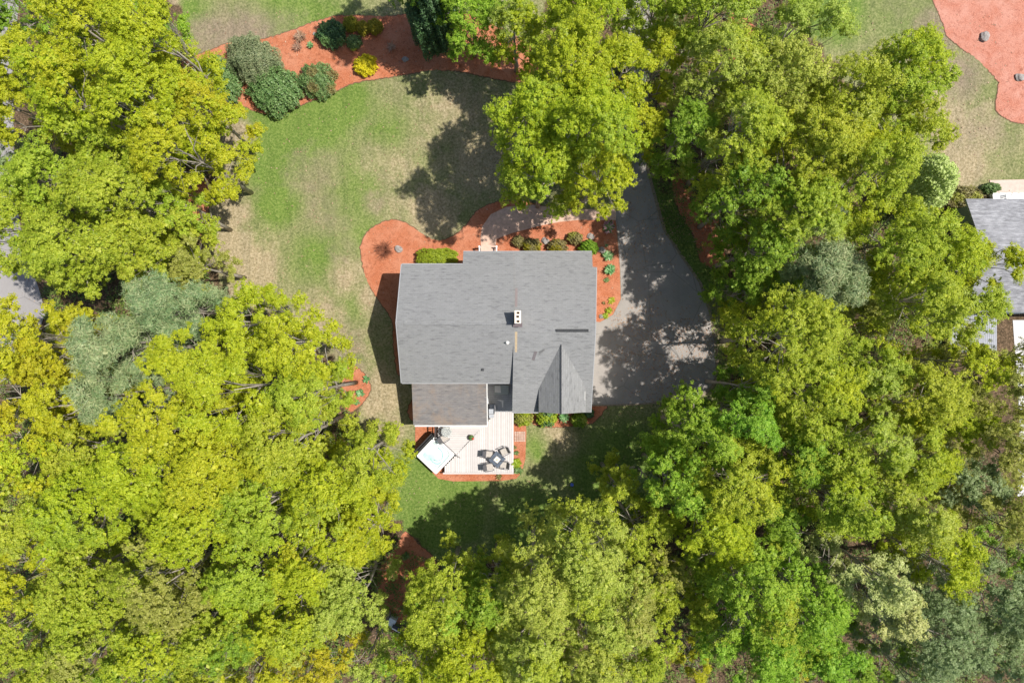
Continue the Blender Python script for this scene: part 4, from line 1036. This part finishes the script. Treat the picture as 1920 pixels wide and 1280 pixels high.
# ---------------------------------------------------------------- neighbouring house
nbx = 34.9; ye2 = 10.96; yb2 = 2.25; ry = 6.6; hr2 = 5.55
nb = empty('house', (39, 6.6, 0), 0, 'neighbouring house with pale grey shingles and dark green-grey gable wall', 'house')
def nbb(mb, name, mat):
    o = mb.build(name, mat, nb); o.matrix_parent_inverse = Matrix.Translation(-nb.location); return o
mb = MB(); mb.slab([(nbx, ry, hr2), (nbx, yb2, 3.5), (52, yb2, 3.5), (52, ry, hr2)], .18); mb.slab([(nbx, ye2, 3.5), (nbx, ry, hr2), (52, ry, hr2), (52, ye2, 3.5)], .18); nbb(mb, 'roof', M['roof_nb'])
mb = MB(); mb.box(nbx + 1.1, 51.5, yb2 + .4, ye2 - .25, 0, 3.4); mb.add([(nbx + 1.1, yb2 + .4, 3.4), (nbx + 1.1, ry, hr2 - .2), (nbx + 1.1, ye2 - .25, 3.4)], [(2, 1, 0)]); nbb(mb, 'wall', M['siding_green'])
mb = MB()
a_ = G(1862, 372, .4); mb.box(a_[0], a_[0] + 6, ye2 - .5, G(0, 362, .4)[1], 0, .4); nbb(mb, 'porch', M['white'])
mb = MB(); mb.box(38.5, 41, yb2 - .0, yb2 + .38, .2, 3.2); nbb(mb, 'wall_panel', plain('pale_blue', (.45, .55, .62), .6, .3, .05, 3))
for k, (px_, lab) in enumerate(((1869, 'white porch chair at the corner of the neighbouring porch'), (1894, 'middle white chair on the neighbouring porch'), (1906, 'white porch chair at the picture edge'))):
    x_, y_ = G(px_, 368, .9); r = empty('porch_chair', (x_, y_, .4), math.radians(100), lab, 'chair', 'white chairs on the neighbouring porch')
    mb = MB()
    for q in range(4): mb.box(-.25 + q * .12, -.16 + q * .12, -.25, .25, .38, .41)
    mb.build('seat', M['white'], r)
    mb = MB()
    for q in range(4): mb.box(-.33, -.29, -.24 + q * .13, -.15 + q * .13, .4, .95)
    mb.build('backrest', M['white'], r)
    for sx in (-.28, .2):
        for sy in (-.24, .24): mb = MB(); mb.box(sx - .02, sx + .02, sy - .02, sy + .02, 0, .6); mb.build('leg', M['white'], r)
sheet('footpath', [(1856, 338), (2050, 334), (2050, 362), (1856, 362)], .02, plain('walk_pink', (.55, .43, .37), .9, .1, .1, 3), False)
nd = MB(); a_ = G(1782, 588, 1.2); b_ = G(1868, 660, 1.2); x_ = a_[0]
while x_ < b_[0]: nd.box(x_, x_ + .13, b_[1], a_[1], 1.1, 1.2); x_ += .15
for q in (0, 1):
    for s_ in (0, 1): nd.box((a_[0] + .1, b_[0] - .3)[q], (a_[0] + .3, b_[0] - .1)[q], (b_[1] + .1, a_[1] - .3)[s_], (b_[1] + .3, a_[1] - .1)[s_], 0, 1.1)
o = nd.build('wooden_deck', M['board_grey']); tag(o, 'weathered grey board deck behind the neighbouring house, half under trees', 'deck')

# things glimpsed in the rear woods
bn = empty('garden_bin', (*G(741, 1163), 0), math.radians(-28), 'pale box with black bar half hidden under trees behind the mulch patch', 'bin')
mb = MB(); mb.box(-.55, .1, -.35, .4, 0, .8, bev=.03); mb.build('body', plain('bin_pale', (.55, .6, .62), .5, .3, .1, 4), bn)
mb = MB(); mb.box(-.03, .8, -.2, .05, .82, .9); mb.box(-.75, -.56, -.4, .45, 0, .7); mb.build('bar', M['black'], bn)
mb = MB(); mb.box(-.0, .8, -.32, -.24, .82, .88); mb.build('edge_strip', M['white'], bn)
mb = MB(); a_ = G(729, 1151, .5); b_ = G(715, 1186, .5)
mb.tube([(a_[0], a_[1], .5), (b_[0], b_[1], .5)], .06, 6); mb.tube([(a_[0] + .14, a_[1], .3), (b_[0] + .14, b_[1], .3)], .07, 6); mb.tube([(a_[0], a_[1], 0), (a_[0], a_[1], .6)], .06, 6); mb.tube([(b_[0], b_[1], 0), (b_[0], b_[1], .6)], .06, 6)
o = mb.build('wooden_rail', plain('rail_yellow', (.35, .30, .12), .8, .2, .2, 4)); tag(o, 'long yellowish wooden rail beside the pale box in the rear woods', 'rail')

# ---------------------------------------------------------------- trees: px, py, crown radius px, height, kind, label, options
T = [
 # upper woods beside the street
 (55, 25, 78, 13, 'green', 'dark green tree filling the picture corner above the street', {}),
 (165, 12, 72, 13, 'green', 'dark green tree between the corner tree and the yellow maples', {}),
 (262, 20, 55, 12, 'bright', 'mid-green tree beside the pale dirt strip at the top edge', {}),
 (196, 82, 82, 17, 'yellow', 'yellow maple with the topmost yellow crown near the street', {}),
 (300, 92, 78, 16, 'yellow', 'yellow maple reaching toward the bare brown lawn', {'mix_kind': 'gold'}),
 (75, 140, 82, 16, 'yellow', 'yellow maple leaning over the upper end of the street', {}),
 (170, 190, 82, 18, 'yellow', 'yellow maple in the middle of the upper street-side group', {'mix_kind': 'gold'}),
 (292, 198, 92, 18, 'yellow', 'large yellow maple behind the green leafy shrub bed', {}),
 (378, 208, 68, 13, 'yellow', 'yellow maple whose tip overlaps the broad green shrub', {'mix_kind': 'gold', 'ecc': 1.2, 'ang': .1}),
 (70, 222, 70, 15, 'yellow', 'yellow-green maple overhanging the pale street', {}),
 (346, 290, 76, 16, 'yellow', 'yellow-green maple at the bend of the lawn below the shrub bed', {}),
 (225, 290, 70, 14, 'lime', 'lime tree behind the gap with grey branches', {}),
 (22, 315, 58, 12, 'grey', 'grey-green tree at the picture edge over the street', {}),
 (130, 350, 86, 15, 'lime', 'lime-green tree next to the grey-green street tree', {}),
 (250, 380, 90, 16, 'lime', 'lime-green tree in the middle of the woods west of the lawn', {}),
 (332, 392, 52, 12, 'lime', 'small lime tree at the thin curved mulch strip', {'sparse': .8}),
 (60, 440, 86, 15, 'lime', 'lime tree above the pale patch of street, farther from the lawn', {}),
 (170, 470, 92, 16, 'lime', 'broad lime tree above the shaded brown gap', {}),
 (285, 470, 78, 14, 'lime', 'lime tree just above the pale grey pine', {}),
 (372, 500, 52, 11, 'olive', 'small olive-lime tree at the lawn edge beside the pale grey pine', {'sparse': .7}),
 (300, 545, 46, 8, 'bright', 'low dark green tree tucked between lime trees and the pale pine', {}),
 # pines
 (335, 575, 72, 14, 'pine', 'pale grey-green pine with tan tips at the lawn edge', {}),
 (234, 655, 68, 16, 'pine', 'grey pine squeezed between golden trees and the bright lime maple', {}),
 (240, 740, 60, 15, 'pine', 'lower grey pine with bare white branches showing', {}),
 (1532, 520, 66, 15, 'pine', 'blue-grey pine standing alone among lime trees east of the drive', {}),
 (1548, 398, 34, 8, 'pine', 'small grey pine glimpsed above the blue-grey pine', {}),
 (1200, 905, 30, 8, 'grey', 'small grey-green tree in the gap behind the shaded rear lawn', {}),
 # golden trees
 (62, 640, 82, 16, 'gold', 'golden-yellow tree just below the pale patch of street', {}),
 (118, 655, 60, 14, 'gold', 'golden tree beside the grey pine', {}),
 (45, 745, 76, 15, 'gold', 'golden tree at the picture edge above the fallen white branch', {}),
 (140, 760, 72, 15, 'gold', 'golden tree with white limbs beside the lower grey pine', {}),
 (70, 850, 80, 16, 'gold', 'golden-lime tree at the picture edge below the other golden ones', {'mix_kind': 'yellow'}),
 (178, 845, 66, 14, 'lime', 'greener tree under the lower grey pine', {}),
 # big lime group west of the house
 (478, 610, 66, 17, 'yellow', 'bright lime maple with the pointed tip nearest the lawn', {}),
 (565, 650, 74, 18, 'yellow', 'bright lime maple facing the gable shadow across the lawn', {}),
 (390, 672, 74, 18, 'yellow', 'bright lime maple overlapping the pale and grey pines', {}),
 (465, 725, 92, 20, 'yellow', 'tall bright lime maple in the centre of the side grove', {}),
 (588, 738, 68, 17, 'lime', 'lime maple beside the small side mulch crescent', {'mix_kind': 'yellow'}),
 (345, 780, 84, 18, 'yellow', 'bright lime maple below the lower grey pine, east side', {}),
 (550, 820, 88, 18, 'lime', 'lime maple of the side grove with a small grey gap in its crown', {'mix_kind': 'yellow'}),
 (430, 850, 92, 18, 'yellow', 'yellow-lime maple in the heart of the side woods', {}),
 (690, 862, 66, 15, 'lime', 'lime maple closest to the hot tub', {'mix_kind': 'yellow'}),
 (290, 880, 86, 17, 'yellow', 'yellow maple beside the twisted white branches', {}),
 (630, 920, 88, 17, 'yellow', 'yellow-lime maple across the small lawn from the deck corner', {'mix_kind': 'lime'}),
 (515, 935, 88, 17, 'lime', 'lime maple two crowns in from the rear lawn', {'mix_kind': 'yellow'}),
 (395, 965, 86, 17, 'yellow', 'yellow-lime maple above the bent brown branches', {}),
 (190, 945, 84, 17, 'yellow', 'yellow tree beside the narrow dark gap in the woods', {'mix_kind': 'lime'}),
 (70, 960, 84, 16, 'lime', 'pale lime tree with fine leaves at the picture edge', {'mix_kind': 'pale'}),
 (690, 985, 62, 13, 'yellow', 'yellow maple whose edge touches the shaded rear mulch patch', {'mix_kind': 'lime'}),
 (600, 1030, 84, 16, 'yellow', 'yellow-lime maple west of the shaded rear mulch patch', {'mix_kind': 'gold'}),
 (480, 1060, 86, 16, 'lime', 'yellow-green tree above the orange gap in the lower woods', {'mix_kind': 'yellow'}),
 (330, 1075, 92, 17, 'olive', 'dull olive-lime tree of soft texture in the lower woods', {'mix_kind': 'lime'}),
 (62, 1065, 62, 14, 'yellow', 'bright yellow small crown ringed by dark gaps', {}),
 (190, 1075, 84, 15, 'lime', 'lime tree between the small bright yellow crown and the olive one', {}),
 (60, 1170, 86, 15, 'lime', 'fine-leaved green tree in the lower corner woods', {'mix_kind': 'green'}),
 (190, 1190, 88, 16, 'lime', 'lime tree with a bare grey trunk showing at its side', {'mix_kind': 'olive'}),
 (315, 1195, 84, 16, 'lime', 'lime tree below the soft olive crown', {'mix_kind': 'yellow'}),
 (440, 1165, 80, 15, 'lime', 'lime tree over a dark green hollow in the lower woods', {'mix_kind': 'green'}),
 (560, 1140, 80, 15, 'yellow', 'yellow-lime tree above the golden-brown crown at the bottom edge', {'mix_kind': 'lime'}),
 (655, 1110, 74, 14, 'pale', 'pale yellow-green tree beside the rear mulch patch', {}),
 (120, 1275, 86, 15, 'lime', 'lime tree cut by the bottom edge nearest the corner', {}),
 (270, 1280, 76, 15, 'green', 'darker green tree cut by the bottom edge under lime crowns', {'mix_kind': 'lime'}),
 (400, 1262, 74, 14, 'lime', 'lime tree cut by the bottom edge beside the golden-brown one', {'mix_kind': 'green'}),
 (500, 1245, 72, 14, 'gold', 'golden-brown tree cut by the bottom edge', {'mix_kind': 'olive'}),
 (600, 1225, 66, 13, 'gold', 'thin golden tree with bare twigs showing near the bottom edge', {'sparse': .55, 'mix_kind': 'pale'}),
 (690, 1235, 52, 11, 'pale', 'sparse pale tree just below the box and yellowish rail', {'sparse': .4, 'mix_kind': 'gold'}),
 # rear centre woods
 (835, 1120, 82, 15, 'lime', 'lime tree beside the box and rail, facing the mulch patch', {'mix_kind': 'bright'}),
 (790, 1215, 66, 13, 'yellow', 'yellow-lime tree at the bottom edge beside the sparse pale one', {'mix_kind': 'bright'}),
 (885, 1225, 82, 15, 'yellow', 'yellow crown at the bottom edge under the lime mulch-side tree', {}),
 (925, 1105, 62, 14, 'green', 'darker green tree between two lime crowns behind the lawn shadow', {'mix_kind': 'lime'}),
 (1010, 1080, 88, 17, 'pale', 'pale lime tree casting the big shadow on the rear lawn', {'mix_kind': 'lime'}),
 (1095, 1035, 88, 17, 'pale', 'tall pale lime tree standing into the rear lawn', {'mix_kind': 'lime'}),
 (1150, 1120, 84, 16, 'pale', 'pale yellow-green crown behind the tall pale lime tree', {'mix_kind': 'olive'}),
 (1000, 1190, 86, 16, 'pale', 'soft pale crown in the middle of the rear woods', {'mix_kind': 'lime'}),
 (1105, 1225, 82, 15, 'pale', 'soft pale crown near the bottom edge of the rear woods', {'mix_kind': 'yellow'}),
 (985, 1275, 66, 13, 'pale', 'pale crown cut by the bottom edge in the rear woods', {}),
 (1190, 985, 62, 13, 'lime', 'small lime tree with an open twiggy middle, rear lawn corner', {'sparse': .75}),
 (1155, 905, 46, 10, 'lime', 'small airy lime tree at the shaded corner of the rear lawn', {'sparse': .8, 'mix_kind': 'yellow'}),
 (1232, 1075, 66, 12, 'lime', 'lime tree behind the open twiggy one', {'sparse': .8, 'mix_kind': 'olive'}),
 (1205, 1200, 70, 13, 'lime', 'lime tree beside a bare reddish hollow near the bottom edge', {'mix_kind': 'yellow'}),
 (1300, 1245, 34, 9, 'gold', 'small golden bush-like tree beside the reddish hollow', {}),
 # rear right woods
 (1303, 812, 78, 14, 'bright', 'bright emerald tree at the rear end of the drive', {}),
 (1385, 790, 66, 15, 'bright', 'bright green tree beside the emerald one, drive end', {}),
 (1262, 900, 72, 14, 'bright', 'green tree below the emerald one, reaching to the rear lawn', {'mix_kind': 'lime'}),
 (1362, 900, 86, 16, 'lime', 'lime-yellow tree with orange tips below the emerald one', {'mix_kind': 'yellow'}),
 (1330, 985, 78, 15, 'yellow', 'yellow tree with dark gaps in the rear east woods', {'mix_kind': 'lime'}),
 (1440, 960, 62, 13, 'green', 'green tree between the orange-tipped and yellow east crowns', {'mix_kind': 'lime'}),
 (1395, 1090, 92, 17, 'bright', 'broad fresh-green tree in the lower east woods', {'mix_kind': 'lime'}),
 (1490, 1100, 82, 16, 'bright', 'fresh-green tree next to the cream-flowering one', {}),
 (1400, 1200, 84, 15, 'bright', 'fresh-green tree near the bottom edge, below the broad one', {'mix_kind': 'lime'}),
 (1530, 1200, 72, 14, 'bright', 'green tree below the cream-flowering one', {'mix_kind': 'lime'}),
 (1305, 1130, 52, 11, 'lime', 'small lime tree beside the broad fresh-green one', {'mix_kind': 'gold'}),
 (1490, 1275, 64, 13, 'olive', 'olive-brown tree cut by the bottom edge in the east woods', {'mix_kind': 'gold'}),
 (1600, 1262, 58, 12, 'green', 'dark green tree cut by the bottom edge in the east woods', {}),
 (1600, 1068, 68, 17, 'cream', 'cream-flowering tree with the larger blossom crown', {'leaf': .13, 'puff': .26}),
 (1652, 1130, 56, 15, 'cream', 'cream-flowering tree below the larger one', {'leaf': .13, 'puff': .26}),
 (1560, 935, 76, 16, 'lime', 'lime tree with a yellow sunlit side above the flowering tree', {'mix_kind': 'yellow'}),
 (1680, 950, 82, 16, 'lime', 'lime tree between the yellow-sided one and the bronze airy tree', {'mix_kind': 'olive'}),
 (1745, 1040, 72, 15, 'yellow', 'yellow-olive tree beside the cream blossoms', {'mix_kind': 'olive'}),
 (1480, 850, 72, 14, 'green', 'dull green tree between the drive-side lime group and the yellow-sided tree', {'mix_kind': 'lime'}),
 (1590, 830, 84, 16, 'lime', 'lime tree over a dark gap, east woods', {'mix_kind': 'olive'}),
 (1690, 850, 76, 15, 'lime', 'lime tree west of the bronze airy tree', {'mix_kind': 'yellow'}),
 (1462, 640, 98, 17, 'lime', 'broad lime maple facing the drive across from the garage', {'mix_kind': 'yellow'}),
 (1400, 730, 56, 13, 'green', 'green tree at the drive edge below the broad lime maple', {'mix_kind': 'lime'}),
 (1515, 730, 82, 16, 'lime', 'lime maple behind the broad one facing the drive', {'mix_kind': 'yellow'}),
 (1610, 700, 72, 14, 'lime', 'lime tree beside the pinkish dirt clearing', {'mix_kind': 'olive', 'sparse': .9}),
 (1700, 745, 82, 15, 'lime', 'lime tree beside the dark gap near the weathered neighbour deck', {'mix_kind': 'yellow'}),
 (1790, 690, 62, 14, 'yellow', 'yellow-lime tree covering part of the weathered neighbour deck', {'mix_kind': 'lime', 'sparse': .85}),
 (1790, 800, 66, 13, 'yellow', 'yellow-lime tree next to the bronze airy tree', {'mix_kind': 'olive'}),
 (1868, 690, 78, 15, 'olive', 'bronze airy tree beside the pale neighbouring patio', {'sparse': .9, 'bark': 'bark_dark', 'leaf': .1}),
 (1850, 815, 82, 15, 'olive', 'bronze airy tree with dark forked limbs showing', {'sparse': .85, 'bark': 'bark_dark', 'leaf': .1}),
 (1800, 900, 66, 13, 'grey', 'grey-green thin tree below the forked bronze one', {'sparse': .8}),
 (1860, 950, 78, 14, 'olive', 'lower bronze tree at the end of the pale patio', {'sparse': .8, 'bark': 'bark_dark', 'leaf': .1}),
 (1893, 1040, 44, 10, 'green', 'dark green tree at the picture edge below the bronze trees', {}),
 (1850, 1110, 82, 15, 'grey', 'grey-green willow-like tree at the lower picture edge', {'leaf': .1}),
 (1740, 1170, 86, 15, 'grey', 'grey-green tree right below the cream blossoms', {'leaf': .1}),
 (1860, 1220, 84, 15, 'grey', 'grey-green tree in the bottom corner of the picture', {'leaf': .1}),
 (1700, 1262, 72, 13, 'grey', 'grey-green tree cut by the bottom edge', {'leaf': .1, 'mix_kind': 'green'}),
 # east, between drive and neighbour
 (1655, 470, 88, 16, 'lime', 'lime tree right of the blue-grey pine', {'mix_kind': 'yellow'}),
 (1738, 486, 74, 15, 'yellow', 'yellow-lime tree beside the dark neighbouring gable wall', {'mix_kind': 'lime'}),
 (1832, 500, 50, 14, 'yellow', 'yellow-lime tree reaching over the pale neighbouring roof', {'mix_kind': 'lime', 'sparse': .8, 'ecc': 1.2}),
 (1700, 570, 84, 16, 'lime', 'lime tree above the dark gap near the weathered deck', {'mix_kind': 'yellow'}),
 (1795, 585, 66, 14, 'lime', 'lime tree at the lower corner of the neighbouring roof', {'mix_kind': 'olive', 'sparse': .8}),
 (1605, 600, 52, 11, 'olive', 'thin olive tree over pink dirt below the blue-grey pine', {'sparse': .6}),
 (1420, 470, 72, 13, 'green', 'green tree at the end of the shaded red mulch strip', {'mix_kind': 'lime', 'sparse': .8}),
 (1385, 545, 46, 9, 'green', 'low green tree at the drive edge above the broad lime maple', {}),
 (1460, 545, 50, 11, 'green', 'green tree on the drive side of the blue-grey pine', {'mix_kind': 'olive'}),
 # upper right woods
 (1280, 262, 62, 14, 'green', 'green tree leaning toward the drive beside the big yellow maples', {'mix_kind': 'lime', 'sparse': .75}),
 (1395, 375, 78, 15, 'green', 'green tree shading the red mulch strip by the drive', {'mix_kind': 'lime', 'sparse': .7}),
 (1490, 400, 82, 16, 'lime', 'lime tree above the blue-grey pine', {'mix_kind': 'green'}),
 (1380, 265, 88, 17, 'lime', 'lime tree across the drive from the big yellow maples', {'mix_kind': 'pale', 'sparse': .8}),
 (1500, 290, 88, 17, 'lime', 'lime tree in the middle of the upper east woods', {'mix_kind': 'yellow'}),
 (1604, 332, 88, 17, 'lime', 'lime tree beside the light green dome tree', {'mix_kind': 'yellow'}),
 (1684, 256, 74, 15, 'lime', 'lime tree standing out onto the neighbour\'s tan lawn', {'mix_kind': 'yellow'}),
 (1660, 170, 92, 17, 'lime', 'yellow-lime tree facing the faded mulch bed across the lawn', {'mix_kind': 'yellow'}),
 (1560, 200, 82, 17, 'lime', 'lime tree behind the one facing the faded mulch bed', {'mix_kind': 'olive'}),
 (1450, 175, 82, 16, 'pale', 'pale lime tree with reddish undergrowth showing beside it', {'mix_kind': 'lime'}),
 (1345, 145, 82, 16, 'pale', 'pale lime tree on the east side of the upper drive', {'mix_kind': 'lime'}),
 (1500, 75, 76, 15, 'pale', 'pale lime tree at the edge of the shaded grass strip', {'mix_kind': 'lime'}),
 (1320, 35, 86, 16, 'lime', 'lime tree cut by the top edge east of the drive', {'mix_kind': 'pale'}),
 (1235, 120, 52, 13, 'yellow', 'yellow-green tree overhanging the upper drive', {'mix_kind': 'lime', 'sparse': .8}),
 (1220, 20, 66, 14, 'lime', 'lime tree over the drive at the top edge', {'mix_kind': 'yellow'}),
 (1205, 255, 48, 11, 'yellow', 'small yellow crown reaching over the drive', {'sparse': .8}),
 # big yellow maples in the front lawn
 (1100, 55, 82, 16, 'yellow', 'yellow maple cut by the top edge, beside the bare twigs', {'mix_kind': 'lime'}),
 (1065, 150, 92, 18, 'yellow', 'yellow-green maple at the upper side of the front group', {'mix_kind': 'lime'}),
 (1160, 160, 72, 17, 'yellow', 'yellow maple beside the drive gap in the front group', {'mix_kind': 'gold'}),
 (995, 235, 86, 17, 'lime', 'lime maple spreading farthest over the front lawn', {'mix_kind': 'yellow'}),
 (1100, 255, 92, 19, 'yellow', 'tallest yellow maple in the centre of the front group', {'mix_kind': 'lime'}),
 (1020, 322, 80, 16, 'lime', 'lime-yellow maple over the front walk bend', {'mix_kind': 'yellow'}),
 (1115, 320, 72, 16, 'yellow', 'yellow maple over the junction of walk and drive', {'mix_kind': 'lime'}),
 (970, 45, 66, 11, 'yellow', 'yellow crown cut by the top edge beside the emerald tree', {'mix_kind': 'pale'}),
 (880, 18, 78, 10, 'bright', 'emerald tree beside the tall dark conifer', {}),
 (790, -112, 84, 17, 'green', 'green tree beyond the top edge shading the dark conifer', {}),
]
for (px_, py_, r_, h_, k_, lab_, opt_) in T:
    if px_ > 1230 and py_ < 1000 and k_ == 'lime' and opt_.get('mix_kind') in (None, 'olive', 'green'): opt_ = {**opt_, 'mix_kind': 'pale'}
    tree(px_, py_, r_, h_, k_, lab_, **opt_)

# ---------------------------------------------------------------- undergrowth in the woods
def undergrowth():
    rng = np.random.default_rng(77); n = 90000
    X = rng.uniform(-50, 50, n); Y = rng.uniform(-34, 34, n); px = 960 + X * K; py = 640 - Y * K
    d = np.minimum(poly_dist(LAWN, px, py), poly_dist(LAWN2, px, py))
    dens = .5 + .5 * np.sin(X * .8 + 1) * np.sin(Y * .7) + .3 * np.sin(X * 2.3) * np.sin(Y * 2.1)
    road = (px < 85) & (py < 620)
    ok = (d > 10) & (dens > rng.random(n) * .7) & ~road & ~((px > 1770) & (py > 330) & (py < 960))
    ok |= inside([(1225, 340), (1260, 335), (1330, 520), (1355, 700), (1345, 720), (1335, 600), (1315, 530), (1250, 440)], px, py) & (rng.random(n) < .9)
    X, Y = X[ok], Y[ok]; n = len(X)
    P_ = np.stack([X, Y, .15 + .5 * rng.random(n) ** 2], -1)
    V, Q = puffs_to_leaves(P_, np.tile(np.array([0, 0, 1.0]), (n, 1)), .32, 9, .075, rng, .5)
    o = link(bpy.data.objects.new('undergrowth', fast_mesh('undergrowth', V, Q, [M['ivy']])))
    tag(o, 'green undergrowth and saplings on the woodland floor', 'undergrowth', None, 'stuff')
undergrowth()

def litter():
    rng = np.random.default_rng(5); n = 9000
    X = rng.uniform(-41, 41, n); Y = rng.uniform(-27, 27, n)
    k = 3200
    cl = rng.uniform([1160, 330], [1345, 755], (60, 2)); pick = rng.integers(0, 60, k)
    X[:k] = (cl[pick, 0] + rng.normal(size=k) * 16 - 960) / K; Y[:k] = (640 - cl[pick, 1] - rng.normal(size=k) * 16) / K
    px = 960 + X * K; py = 640 - Y * K
    house_ = (px > 735) & (px < 1130) & (py > 465) & (py < 900)
    ok = ~house_; X, Y = X[ok], Y[ok]; n = len(X)
    L = .035 + .05 * rng.random(n)
    V, Q = leaves(np.stack([X, Y, np.full(n, .035)], -1), rng.normal(size=(n, 3)) * .25 + [0, 0, 1], L, L * .6, rng)
    tag(link(bpy.data.objects.new('leaf_litter', fast_mesh('leaf_litter', V, Q, [M['dry']]))), 'dry brown leaves scattered over lawn, mulch and drive', 'leaf litter', None, 'stuff')
litter()
